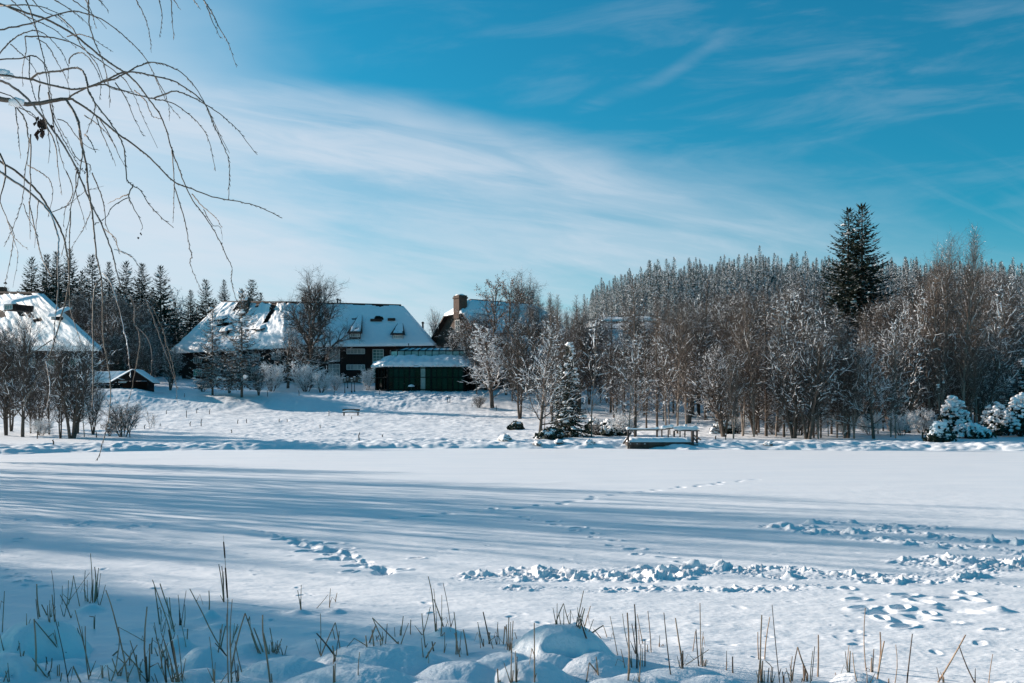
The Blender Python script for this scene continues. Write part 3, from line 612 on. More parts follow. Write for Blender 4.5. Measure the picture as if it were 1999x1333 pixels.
# -- centre
plant('oak', 960, 'brown-leaved tree before the chimney house, left of a pair', 'tree', 'brown-leaved trees', Y=152, top=532, wide=.95)
plant('oak', 988, 'brown-leaved tree before the chimney house, right of a pair', 'tree', 'brown-leaved trees', Y=156, top=527, rz=1, wide=.75)
plant('broad', 1026, 'round-crowned bare tree rising behind the brown-leaved pair', 'tree', Y=196, top=512, wide=.95)
plant('broad2', 905, 'snowy bare tree covering the gable of the chimney house', 'tree', Y=170, top=600, wide=1.1)
plant('snowy2', 878, 'low snowy tree just behind the glass pavilion', 'tree', Y=173, top=630, wide=1.2)
plant('alder', 852, 'thin bare tree at the left corner of the chimney house', 'tree', Y=196, top=592, wide=.7)
plant('snowy', 961, 'white-branched round tree at the right end of the pavilion', 'tree', base=796, top=632, wide=1.2)
plant('shrub', 935, 'low brown shrub beside the white-branched round tree', 'shrub', base=796, top=765, wide=1.3)
plant('snowy2', 1053, 'big bare shore tree with snow-lined branches, left of the snowy spruce', 'tree', base=856, top=612, wide=.85)
plant('thin', 1064, 'thin stem leaning beside the big snow-lined shore tree', 'tree', base=855, top=690)
plant('snowspruce', 1112, 'dark spruce laden with snow on the shore', 'spruce', base=853, top=668, wide=.95)
plant('snowspruce', 1092, 'slimmer spruce grown into the snow-laden spruce', 'spruce', base=850, top=712, wide=.7)
plant('thin', 1155, 'straight thin tree right of the snow-laden spruce', 'tree', base=853, top=600)
plant('snowy', 1185, 'dark-trunked tree with white arms behind the straight thin one', 'tree', base=787, top=672, wide=.9)
W = 'trees of the lakeside wood'
for i, (k, px, b, tp, w) in enumerate([('larch', 1240, 852, 535, .9), ('larch', 1283, 842, 570, .8), ('larch2', 1262, 838, 600, .8), ('thin', 1226, 855, 640, 1), ('birch', 1322, 846, 560, 1), ('thin', 1308, 848, 650, 1), ('larch', 1377, 820, 528, .9), ('birch2', 1340, 835, 580, 1.1),
        ('multi', 1393, 802, 600, 1.1), ('broad2', 1428, 806, 565, .9), ('snowy', 1470, 842, 720, .9), ('snowy2', 1400, 840, 660, .9)]):
    plant(k, px, ['tall brown larch directly behind the left end of the jetty', 'brown larch behind the right half of the jetty', 'frosted larch between the two brown larches', 'thin tree at the left rail of the jetty', 'slim tree behind the right rail of the jetty', 'thin snowy tree behind the jetty middle', 'brown larch standing inland of the jetty, right of the jetty pair', 'twin-stemmed slim tree just right of the jetty', 'low-forking tree with leaning dark trunk right of the jetty', 'dark-trunked bare tree beside the leaning trunk', 'snow-laden tree arching to the right of the dark trunk', 'wide snow-lined tree right of the jetty'][i], 'tree', base=b, top=tp, wide=w)
plant('spruce', 1683, 'tallest dark spruce, right one of the twin tops', 'spruce', 'twin tall spruces', Y=128, top=398, wide=1.25)
plant('spruce', 1656, 'tall dark spruce, left and slightly shorter twin top', 'spruce', 'twin tall spruces', Y=129.5, top=407, wide=1.2, rz=2.5)
for k, px, b, tp, w in [('birch', 1880, 846, 428, .75), ('birch2', 1838, 846, 436, .8), ('birch', 1905, 845, 450, .7), ('birch', 1812, 842, 460, .8)]:
    plant(k, px, 'very tall slender birch standing above the right of the wood', 'birch', 'tall birches at the right', base=b, top=tp, wide=w)
tl = lambda px: float(np.interp(px, [1060, 1100, 1200, 1300, 1400, 1500, 1560, 1640, 1700, 1800, 1900, 2000, 2100], [572, 566, 585, 556, 545, 540, 528, 545, 560, 515, 500, 535, 540]))
wr = random.Random(5)
for i in range(76):                                  # far part of the wood
    px = 1040+i*13.8+wr.uniform(-8, 8)
    if px > 2090: break
    Y = wr.uniform(150, 235); tp = tl(px)+wr.uniform(0, 42)
    if 1110 < px < 1235: Y = wr.uniform(215, 260); tp += 15
    k = wr.choice(['broad2', 'larch', 'larch', 'birch', 'birch2', 'broad', 'larch2'])
    plant(k, px, 'brown leafless tree deep inside the lakeside wood', 'tree', 'leafless trees deep in the wood', Y=Y, top=tp, wide=.85)
for i in range(62):                                  # middle
    px = 1250+i*13.5+wr.uniform(-10, 10)
    if px > 2080: break
    Y = wr.uniform(112, 148); tp = tl(px)+wr.uniform(5, 85)
    if abs(px-1663) < 40: tp = wr.uniform(650, 700)
    k = wr.choice(['larch', 'larch2', 'birch', 'birch2', 'broad2', 'alder2', 'alder'])
    plant(k, px, 'brown leafless tree in the middle depth of the wood', 'tree', 'leafless trees in the middle of the wood', Y=Y, top=tp, wide=.9)
for i in range(62):                                  # front edge
    px = 1420+i*9+wr.uniform(-7, 7)
    if px > 2060: break
    Y = wr.uniform(86, 106); tp = tl(px)+wr.uniform(5, 130)
    k = wr.choice(['thin', 'thin', 'birch2', 'birch', 'larch', 'larch2', 'multi', 'snowy2', 'birch2', 'alder', 'airy'])
    if px > 1780: Y = wr.uniform(97, 112)
    if k in ('snowy', 'multi', 'snowy2'): tp = max(tp, 620+wr.uniform(-30, 60))
    plant(k, px, 'snow-lined leafless tree on the front edge of the wood', 'tree', 'leafless trees along the wood edge', Y=Y, top=tp, wide=.95)
for px in (1075, 1090, 1105, 1128, 1060, 1150, 1172, 1205, 1215):
    Y = wr.uniform(125, 150); k = wr.choice(['larch', 'birch', 'alder2'])
    plant(k, px, 'reddish leafless tree behind the snow-laden spruce', 'tree', 'leafless trees behind the snowy spruce', Y=Y, top=tl(px)+wr.uniform(0, 60)+(60 if px > 1165 else 0), wide=.7)
for k, px, Y, tp in [('birch', 1000, 150, 575), ('alder2', 1015, 128, 600), ('broad2', 1035, 160, 570), ('larch', 1078, 122, 580), ('birch2', 1098, 135, 568), ('broad2', 1130, 140, 590), ('alder2', 930, 158, 628), ('broad2', 948, 166, 600), ('alder', 915, 170, 625), ('larch', 1125, 150, 575), ('alder2', 1200, 128, 640), ('larch2', 1218, 118, 600), ('larch', 1192, 140, 588), ('birch', 1232, 135, 565), ('broad2', 1172, 160, 600), ('birch', 1300, 112, 560), ('broad2', 1345, 118, 575)]:
    plant(k, px, 'reddish leafless tree behind the snow-laden spruce', 'tree', 'leafless trees behind the snowy spruce', Y=Y, top=tp, wide=.9)
for k, px, b, tp in [('alder2', 60, 846, 690), ('alder', 96, 848, 700), ('alder2', 152, 846, 700), ('multi', 182, 848, 735), ('alder2', 22, 842, 640)]:
    plant(k, px, 'grey leafless tree', 'tree', 'trees filling the left bank thicket', base=b, top=tp, wide=.8)
for px, b, tp in [(1560, 850, 790), (1590, 848, 800), (1650, 850, 805), (1700, 850, 800), (1510, 848, 800), (1760, 850, 800), (1800, 846, 790), (1440, 846, 806), (1205, 850, 815), (1165, 850, 820), (1225, 850, 795)]:
    plant(wr.choice(['snowshrub', 'snowshrub', 'shrub']), px, 'low snow-dusted undergrowth shrub at the foot of the wood', 'shrub', 'undergrowth shrubs along the wood edge', base=b, top=tp, wide=1.3)
for px, b, tp in [(1968, 838, 740), (1925, 838, 765), (1995, 836, 700)]:
    plant('snowspruce', px, 'dark low conifer at the far right edge of the wood', 'conifer', 'dark conifers at the right edge', base=b, top=tp, wide=1.3)
# -- snow-laden bushes on the shore
def snow_bush(px, py, w, h, label, nb, seed, arch=False):
    p = hit(px, py); sc = p.y/F; g = np.random.RandomState(seed); tw, sn, lf = MB(), MB(), MB(); Wm, Hm = w*sc/2, h*sc
    for i in range(90):
        a = g.rand()*6.28; r = Wm*g.uniform(.2, 1.15); hh = Hm*math.sqrt(max(.05, 1-(r/Wm)**2))*g.uniform(.6, 1)
        q = np.array([(0, 0, -.1), (math.cos(a)*r*.45, math.sin(a)*r*.45, hh*.8), (math.cos(a)*r*.85, math.sin(a)*r*.85, hh), (math.cos(a)*r*1.15, math.sin(a)*r*1.15, hh*.65)]); tw.tube(q, [.03, .02, .012, .006], 3)
        for k in range(14):
            t_ = g.uniform(.4, 1); c = q[1]*(1-t_)+q[3]*t_+g.normal(0, .15, 3); e = g.normal(0, .11, (2, 3)); lf.add([c-e[0], c+e[1], c+e[0], c-e[1]], [(0, 1, 2, 3)])
    for i in range(int(nb*.85)):
        a = g.rand()*6.28; r = Wm*math.sqrt(g.rand()); hh = Hm*math.sqrt(max(.03, 1-(r/Wm)**2))*g.uniform(.55, 1.02)
        sn.blob((math.cos(a)*r, math.sin(a)*r, hh), g.uniform(.06, .20)*(1.3 if r < Wm*.5 else 1), sq=(1.25, 1.25, .8))
    ro = empty('snowy_bush', p); tag(ro, label, 'bush')
    part('branches', tw, M['bark'], ro); part('leaves', lf, M['needle'], ro); part('snow_cover', sn, M['csnow'], ro, smooth=True)
snow_bush(1862, 852, 62, 78, 'round bush piled with snow, leftmost big one at the right shore', 420, 1)
snow_bush(1895, 855, 75, 28, 'low flat bush under a snow lid before the round ones', 380, 2)
snow_bush(1945, 850, 58, 66, 'snow-capped bush between the round bush and the frame edge', 300, 3)
snow_bush(1992, 852, 60, 85, 'big snow-heaped bush cut by the right frame edge', 460, 4)
snow_bush(1833, 862, 40, 38, 'frosted drooping grass bush at the edge of the ice', 220, 5)
snow_bush(1008, 838, 20, 13, 'small dark bush under snow left of the big shore tree', 110, 6)
snow_bush(1195, 850, 60, 32, 'snowed-over brush pile left of the jetty', 260, 7)
snow_bush(1160, 846, 30, 30, 'small snow-laden conifer bush between spruce and jetty', 100, 8)
snow_bush(1075, 856, 50, 18, 'snowed-over brush at the foot of the snow-laden spruce', 120, 9)
snow_bush(1412, 846, 40, 24, 'snow-buried stump and brush right of the jetty', 120, 10)
for px, b, tp, k, lb in [(530, 764, 700, 'snowshrub', 'snow-covered shrub between the sparse conifers and the spreading tree'), (505, 772, 715, 'multi', 'small bare tree right of the two sparse conifers'), (655, 762, 725, 'snowshrub', 'low frosted shrub left of the garden lamps'), (448, 768, 690, 'multi', 'small bare tree between the two sparse conifers')]:
    plant(k, px, lb, 'tree' if k == 'multi' else 'shrub', base=b, top=tp)
# -- rocks on the far shore
for i, (px, py, w, h) in enumerate([(985, 858, 24, 10),  (1090, 866, 20, 8), (1150, 866, 18, 8), (1395, 846, 22, 12), (1440, 842, 20, 10), (1500, 868, 18, 7), (1050, 868, 18, 7)]):
    p = hit(px, py); s = p.y/F; b = MB(); g = np.random.RandomState(i)
    n = 14; m = 8; V = []; 
    for a in range(m+1):
        for c in range(n):
            t1 = a/m*math.pi*.55; t2 = c/n*2*math.pi; rr = 1+.25*math.sin(3*t2+i)+.2*g.normal()*.4; V.append((math.sin(t1)*math.cos(t2)*rr*w*s/2, math.sin(t1)*math.sin(t2)*rr*w*s/2, math.cos(t1)*h*s*(1+.1*g.normal())))
    Q = [(a*n+c, (a+1)*n+c, (a+1)*n+(c+1) % n, a*n+(c+1) % n) for a in range(m) for c in range(n)]
    b.add(V, Q); o = link('shore_rock', b.mesh('shore_rock', M['rock'], smooth=True), loc=p)
    tag(o, 'snow-capped dark rock along the far shore', 'rock', 'snow-capped rocks on the far shore')
# -- the wooded hill
cnt = 0; rest = []
hr = random.Random(9); cand = []
for i in range(3200):
    px = hr.uniform(1085, 2060); Y = hr.uniform(280, 455); cand.append((px, Y))
acc = []
for px, Y in cand:
    x = (px-CX)/F*Y
    if any((x-a)**2+(Y-b)**2 < 3.7**2 for a, b in acc): continue
    acc.append((x, Y))
acc.sort(key=lambda a: -(gz(a[0], a[1])-HC)/a[1])      # those showing highest stand clear of the wood
mini = MB(); hv = PROTO['hill'].data
n = len(hv.vertices); V = np.empty(n*3, np.float32); hv.vertices.foreach_get('co', V); V = V.reshape(-1, 3)
HQ = [tuple(p.vertices) for p in hv.polygons if len(p.vertices) == 4]; HM = np.array([p.material_index for p in hv.polygons if len(p.vertices) == 4]); HQ = np.array(HQ)
first = True
for i, (x, Y) in enumerate(acc):
    h = hr.uniform(8.5, 18)
    zl = HC+(HY-float(np.interp(CX+x/Y*F, [1085, 1120, 1150, 1200, 1300, 1400, 1500, 1700, 1999], [592, 566, 550, 530, 507, 498, 489, 492, 512])))/F*Y
    h = min(h, zl-gz(x, Y)+hr.uniform(-5.5, 3.0))
    if h < 6: continue
    if i < 290:
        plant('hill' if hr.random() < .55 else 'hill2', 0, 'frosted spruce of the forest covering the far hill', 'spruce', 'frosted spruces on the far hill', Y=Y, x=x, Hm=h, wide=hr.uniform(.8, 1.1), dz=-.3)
    elif i < 760:
        a = hr.random()*6.28; s = h/18; W_ = V*np.array((s, s, s)); c_, s_ = math.cos(a), math.sin(a)
        W_ = np.stack([W_[:, 0]*c_-W_[:, 1]*s_+x, W_[:, 0]*s_+W_[:, 1]*c_+Y, W_[:, 2]+gz(x, Y)-.3], 1)
        for mi_ in (0, 1, 2): pass
        mini.v.append(W_); mini.q.append(HQ+mini.n); mini.qm.append(HM); mini.n += n
if mini.n:
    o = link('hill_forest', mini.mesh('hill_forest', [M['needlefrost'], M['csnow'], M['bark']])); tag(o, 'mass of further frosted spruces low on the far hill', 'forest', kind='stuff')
# -- trees standing on the left shore outside the picture, whose shadows cross the ice
sh = 'trees on the left shore beyond the picture'
for k, x, y, h in [('airy', -33, 37.0, 16.5), ('airy', -36, 40.2, 18), ('birch2', -39, 42.3, 19), ('thin', -31, 39.5, 11), ('airy', -34, 41.6, 18), ('airy', -37, 44.4, 18.5), ('birch', -38, 46.6, 19), ('airy', -33, 46.2, 16), ('airy', -41, 49.2, 19), ('airy', -36, 50.5, 17), ('birch', -42, 53.4, 17),
                   ('alder2', -31, 54.5, 9), ('thin', -30, 51.5, 9), ('airy', -35.5, 38.3, 15), ('thin', -30, 34.6, 9), ('airy', -34, 48.3, 17), ('airy', -43, 45.4, 19.5), ('airy', -32, 33.8, 13), ('airy', -35, 30.2, 12), ('larch', -21.8, 20.7, 10.5), ('larch', -24.2, 21.9, 11.5), ('larch', -22.5, 20.0, 9.5),
                   ('larch', -34, 35.2, 10), ('birch', -31, 32.5, 9.5), ('broad2', -34, 31.0, 10), ('thin', -30, 29.8, 9), ('broad', -32, 25.5, 9.5), ('airy', -27.5, 22.0, 8.6), ('alder', -24, 17.8, 8), ('airy', -20.5, 17.2, 7.6), ('airy', -24.5, 21.2, 8.6),
                   ('broad2', -22, 19.4, 7.8), ('alder2', -17, 15.2, 6.4), ('multi', -19, 16.0, 6), ('broad2', -26, 23.2, 9.4)]:
    y += .055*(-x)
    plant(k, 0, 'shore tree left of the picture casting a long shadow on the ice', 'tree', sh, Y=y, x=x, Hm=h)
# ------------------------------------------------------------------ buildings
def snow_slab(mb, P00, P10, P11, P01, nu, nv, th, amp=.06, ns=.5, holes=None, seed=0, droop=0.0, m=0):
    """snow blanket over a bilinear roof patch; u along the eave, v up the slope"""
    P00, P10, P11, P01 = [np.array(p, float) for p in (P00, P10, P11, P01)]
    nrm = np.cross(P10-P00, P01-P00); nrm /= np.linalg.norm(nrm)
    if nrm[2] < 0: nrm = -nrm
    U, V = np.meshgrid(np.linspace(0, 1, nu+1), np.linspace(0, 1, nv+1))
    P = ((1-U)*(1-V))[..., None]*P00+(U*(1-V))[..., None]*P10+(U*V)[..., None]*P11+((1-U)*V)[..., None]*P01
    lu = np.linalg.norm(P10-P00); lv = np.linalg.norm(P01-P00)
    X_, Y_ = U*lu+seed*13.1, V*lv+seed*7.7
    e = np.minimum(np.minimum(U, 1-U)*lu, (1-V)*lv); e = np.minimum(e, V*lv+.12*0+.02)
    ed = np.clip(e/.45, 0, 1)**.5
    t = th*ed*(1+.15*fbm(X_*.3, Y_*.3, 2))+amp*fbm(X_*ns, Y_*ns, 4)*ed+.01
    Q = P+nrm*t[..., None]
    if droop: Q[0] += np.array((0, 0, -1.))*(droop*(.5+.9*np.abs(fbm(X_[0]*.5, Y_[0]+3, 3)))[:, None]); 
    keep = np.ones((nv, nu), bool)
    if holes is not None: keep = ~holes((U[:-1, :-1]+U[1:, 1:])/2, (V[:-1, :-1]+V[1:, 1:])/2, X_[:-1, :-1], Y_[:-1, :-1])
    n = nu+1; i, j = np.where(keep)
    Qd = np.stack([i*n+j, i*n+j+1, (i+1)*n+j+1, (i+1)*n+j], 1)
    mb.add(Q.reshape(-1, 3), Qd, m=m)
    # closed rim down to the roof at the lower edge
    low = np.concatenate([Q[0], P[0]+np.array((0, 0, -droop*.6))]); mb.add(low, [(k, k+1, n+k+1, n+k) for k in range(nu)], m=m)
def win(parent, off, P, ux, w, h, nx, ny, gmat, depth=.06, name='window', fw=.09, label=None):
    """framed window: P lower-left corner on the wall, ux unit along wall; outward = ux x z"""
    P = np.array(P, float); ux = np.array(ux, float); uz = np.array((0, 0, 1.)); on = np.cross(ux, uz); b = MB()
    A = P+on*depth
    for k in range(nx+1): x = w*k/nx; b.bar(A+ux*x, A+ux*x+uz*h, fw if k in (0, nx) else fw*.6, .08, up=on)
    for k in range(ny+1): z = h*k/ny; b.bar(A+uz*z+on*.003, A+ux*w+uz*z+on*.003, fw if k in (0, ny) else fw*.6, .08, up=on)
    fr = part(name, b, M['white'], parent, off); g = MB(); B = P+on*(depth-.03)
    g.add([B, B+ux*w, B+ux*w+uz*h, B+uz*h, B-on*.05, B+ux*w-on*.05, B+ux*w+uz*h-on*.05, B+uz*h-on*.05], [(0, 1, 2, 3), (5, 4, 7, 6), (4, 5, 1, 0), (1, 5, 6, 2), (2, 6, 7, 3), (4, 0, 3, 7)])
    part('pane', g, gmat, fr, off)
    if label: fr['label'] = label
    return fr
# ---- long building with the two wings
A_ = PW(332, 688, 203); B_ = PW(560, 677, 183); C_ = PW(848, 674, 183)
Rl = PW(437, 590, 206); Q_ = PW(560, 591, 195); S_ = PW(783, 597, 194)
gr0 = gz(-40, 186)-1.2
root = empty('long_building', (B_[0], B_[1], gr0)); off = root.location.copy()
tag(root, 'long dark timber building with steep snowy hipped roof and two wings', 'building')
dAB = (B_-A_); dAB[2] = 0; dAB /= np.linalg.norm(dAB); nAB = np.array((-dAB[1], dAB[0], 0)); bkA = A_+nAB*17; bkB = np.array((B_[0]+2, B_[1]+23, B_[2])); bkC = np.array((C_[0], C_[1]+21, C_[2]))
b = MB()
def slab(mb, P, t=.25, m=0):                                     # roof plane with thickness
    P = [np.array(p, float) for p in P]; nn = np.cross(P[1]-P[0], P[2]-P[0]); nn /= np.linalg.norm(nn); nn *= 1 if nn[2] > 0 else -1
    mb.prism(P, [p-nn*t for p in P], m)
slab(b, [A_, B_, Q_, Rl]); slab(b, [B_, C_, S_, Q_]); slab(b, [C_, bkC, S_]); slab(b, [bkC, bkB, Q_, S_]); slab(b, [bkB, bkA, Rl, Q_]); slab(b, [bkA, A_, Rl])
b.bar(Rl+np.array((0, 0, .12)), Q_+np.array((0, 0, .12)), .5, .3); b.bar(Q_+np.array((0, 0, .12)), S_+np.array((0, 0, .12)), .5, .3)
roof = part('roof', b, M['tile'], root, off)
s = MB()
def hole_r(U, V, x, y):
    n = fbm(x*.5, y*.5+4, 4)
    a = (V > .955+.05*fbm(x*.25, y*0+2, 3))
    b1 = (np.abs(U-.20-.02*(1-V)*3) < .012+.012*n) & (V > .80)                   # dark streak near the ridge
    b2 = (np.abs(U-.55) < .036) & (np.abs(V-.60) < .028+.03*n) ; b3 = (((U-.735)/.035)**2+((V-.62-.4*(.735-U)*0)/.075)**2 < .9+n)
    return a | b1 | b2 | b3
snow_slab(s, B_, C_, S_, Q_, 150, 60, .34, .04, .35, hole_r, 1, .12)
def hole_l(U, V, x, y):
    n = fbm(x*.6, y*.35, 4)
    a = (V > .95+.03*n) & (U > .35)
    b1 = (np.abs(U-.845+.10*(1-V)) < .035+.04*n) & (V > .42)
    b2 = (np.abs(U-.36) < .07) & (V > .80+.06*n); b3 = (np.abs(U-.60) < .025+.02*n) & (V > .86)
    b4 = (np.abs(U-.30-.1*V) < .09) & (np.abs(V-.50) < .035+.05*n)
    return a | b1 | b2 | b3 | b4
snow_slab(s, A_, B_, Q_, Rl, 150, 70, .45, .30, .40, hole_l, 2, .35)
snow_slab(s, C_, bkC, S_, S_, 30, 30, .3, .03, .4, None, 3, .1); snow_slab(s, bkA, A_, Rl, Rl, 40, 40, .6, .1, .4, None, 4, .3)
snow_slab(s, bkC, bkB, Q_, S_, 30, 20, .3, .03, .4, None, 5, .1); snow_slab(s, bkB, bkA, Rl, Q_, 30, 20, .3, .03, .4, None, 6, .1)
part('roof_snow', s, M['snow'], roof, off, True)
# walls, set back under the eaves
b = MB(); zt = B_[2]+.35; zb = gr0
wA = A_+nAB*1.6+dAB*1.6; wB = np.array((B_[0]+.4, B_[1]+1.7, 0)); wC = np.array((C_[0]-1.6, C_[1]+1.7, 0)); wD = wC+(0, 18, 0); wE = wB+(0, 20, 0); wF = wA+nAB*14
rz = lambda p, z: np.array((p[0], p[1], z)); py2z_ = lambda py: HC+(HY-py)/F*(B_[1]+1.7)
fl = [wA, wB, wC, wD, wE, wF]; zbase = py2z_(736)
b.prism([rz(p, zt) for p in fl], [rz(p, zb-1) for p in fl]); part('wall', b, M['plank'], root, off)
b = MB(); b.box((wB[0]+.5, wB[1]-.1, zb-1), (wC[0]+.1, wB[1]-.003, zbase)); part('stone_base', b, M['stonebase'], root, off)
YW = wB[1]; px2x = lambda px: (px-CX)/F*YW; py2z = lambda py: HC+(HY-py)/F*YW
for (x0, y0, x1, y1, nx, ny, g) in [(642, 681, 663, 705, 3, 3, 'curtain'), (642, 711, 663, 736, 3, 3, 'curtain'), (677, 681, 712, 690.5, 5, 1, 'curtain'), (677, 712, 712, 721.5, 5, 1, 'curtain'), (728, 682, 748.5, 706, 3, 4, 'glass'),
                                    (762, 684, 775, 692, 2, 1, 'glass'), (606, 681, 624, 690, 3, 1, 'glass'), (728, 712, 748, 735, 3, 4, 'glass'), (590, 712, 622, 721, 4, 1, 'curtain'), (590, 740, 602, 745, 2, 1, 'glass'), (652, 741.5, 662, 745, 2, 1, 'glass'), (700, 741.5, 708, 745, 2, 1, 'glass')]:
    win(root, off, (px2x(x0), YW-(.12 if y0 > 737 else 0), py2z(y1)), (1, 0, 0), px2x(x1)-px2x(x0), py2z(y0)-py2z(y1), nx, ny, M[g])
dW = (wB-wA); dW[2] = 0; Lw = np.linalg.norm(dW); dW /= Lw
for f in (.12, .30, .48, .66, .84):
    for z0, h_ in ((zt-2.3, 1.1), (zt-4.9, 1.3)): win(root, off, rz(wA+dW*Lw*f, z0), dW, 2.4, h_, 4, 1, M['curtain' if f in (.30, .66) else 'glass'])
# dormers of the shaded wing: shed roofs with a row of lights
def dormer(px0, px1, pytop, pybot, Yf, run, ux=(1, 0, 0), snow_top=True, lt=.4, nx=4, lab=None, sl_=.66, nar=0.0):
    P0 = PW(px0, pybot, Yf); P1 = PW(px1, pybot, Yf); w = np.linalg.norm(P1-P0); h = (pybot-pytop)/F*Yf
    ux = np.array(ux, float); n = np.array((-ux[1], ux[0], 0.)); n = n if n[1] > 0 else -n; z = np.array((0, 0, 1.))
    P1 = P0+ux*w; d = MB(); T0 = P0+z*h; T1 = P1+z*h; K0 = T0+n*run+z*run*sl_+ux*w*nar; K1 = T1+n*run+z*run*sl_-ux*w*nar; lo = z*1.2
    d.prism([T0+n*.0, T1, P1+n*run+z*h-ux*w*nar, P0+n*run+z*h+ux*w*nar], [P0-lo, P1-lo, P1+n*run-ux*w*nar, P0+n*run+ux*w*nar])
    d.prism([T0, T1, K1, K0], [T0-z*.02+n*.01, T1-z*.02+n*.01, K1-z*(run*sl_-.01), K0-z*(run*sl_-.01)])
    o_ = part('dormer', d, M['plank'], root, off)
    r = MB(); e = ux*lt; f_ = -n*.5
    slab(r, [T0-e+f_-z*.1, T1+e+f_-z*.1, K1+e*(nar == 0), K0-e*(nar == 0)], .14); part('dormer_roof', r, M['tile'], o_, off)
    if snow_top:
        s_ = MB(); snow_slab(s_, T0-e*.55+f_*.6-z*.05, T1+e*.55+f_*.6-z*.05, K1+e*(nar == 0), K0-e*(nar == 0), 20, 16, .28 if snow_top is True else snow_top, .05, .8, None, int(px0), .12); part('dormer_snow', s_, M['snow'], o_, off, True)
    win(o_, off, P0+ux*w*.08+z*h*.15, ux, w*.84, h*.62, nx, 1, M['curtain'], depth=.05, fw=.12)
dormer(682, 704, 649.0, 659, 184.2, 8, snow_top=.05, sl_=.575, nar=.44); dormer(766.5, 787, 651.5, 661.5, 184.3, 6, snow_top=.05, sl_=.545, nar=.44)
uxl = dAB
dormer(500, 516, 643, 655, 191.5, 4.6, uxl, .5, .5, 3, sl_=.4); dormer(432, 448, 647, 657, 196.5, 4.6, uxl, .6, .5, 3, sl_=.4)
dormer(424, 442, 624, 630, 200.8, 2.6, uxl, .5, .4, 2, sl_=.4)
# roof lights (dark, half cleared of snow)
for px, py, w, h, Y in ((723, 623.5, 22, 3.2, 190.2), (757, 622, 14, 2.5, 190.2)):
    d = MB(); P = PW(px, py, Y-1.3); ww = w/F*Y; d.box((P[0], P[1]-.12, P[2]-.35), (P[0]+ww, P[1]+1.6, P[2]+.12)); part('roof_light', d, M['tile'], root, off)
def chimney(parent, off, px, py0, py1, w, Y, mt='brick', nm='chimney', d_=1.2, cap=True):
    P = PW(px, py1, Y); z1 = PW(px, py0, Y)[2]; w_ = w/F*Y; c = MB()
    c.box((P[0], Y-d_/2, P[2]-1.5), (P[0]+w_, Y+d_/2, z1)); c.box((P[0]-.1, Y-d_/2-.1, z1-.3), (P[0]+w_+.1, Y+d_/2+.1, z1-.12)); o_ = part(nm, c, M[mt], parent, off)
    if cap:
        c = MB(); c.blob((P[0]+w_/2, Y, z1+.02), 1, lump=.05, sq=(w_*.56, d_*.56, .22)); part('snow_cap', c, M['csnow'], o_, off, True)
chimney(root, off, 470, 580, 603, 17, 199, 'brick', d_=2.0, cap=False); chimney(root, off, 590, 580, 596, 8, 195.5); chimney(root, off, 658, 582.5, 595, 2.5, 194.6, 'iron', 'vent_pipe', .4, False); chimney(root, off, 663, 584, 595, 2, 194.6, 'iron', 'vent_pipe', .35, False); chimney(root, off, 824, 628, 645, 3, 197, 'tile', 'vent_pipe', .5, False)
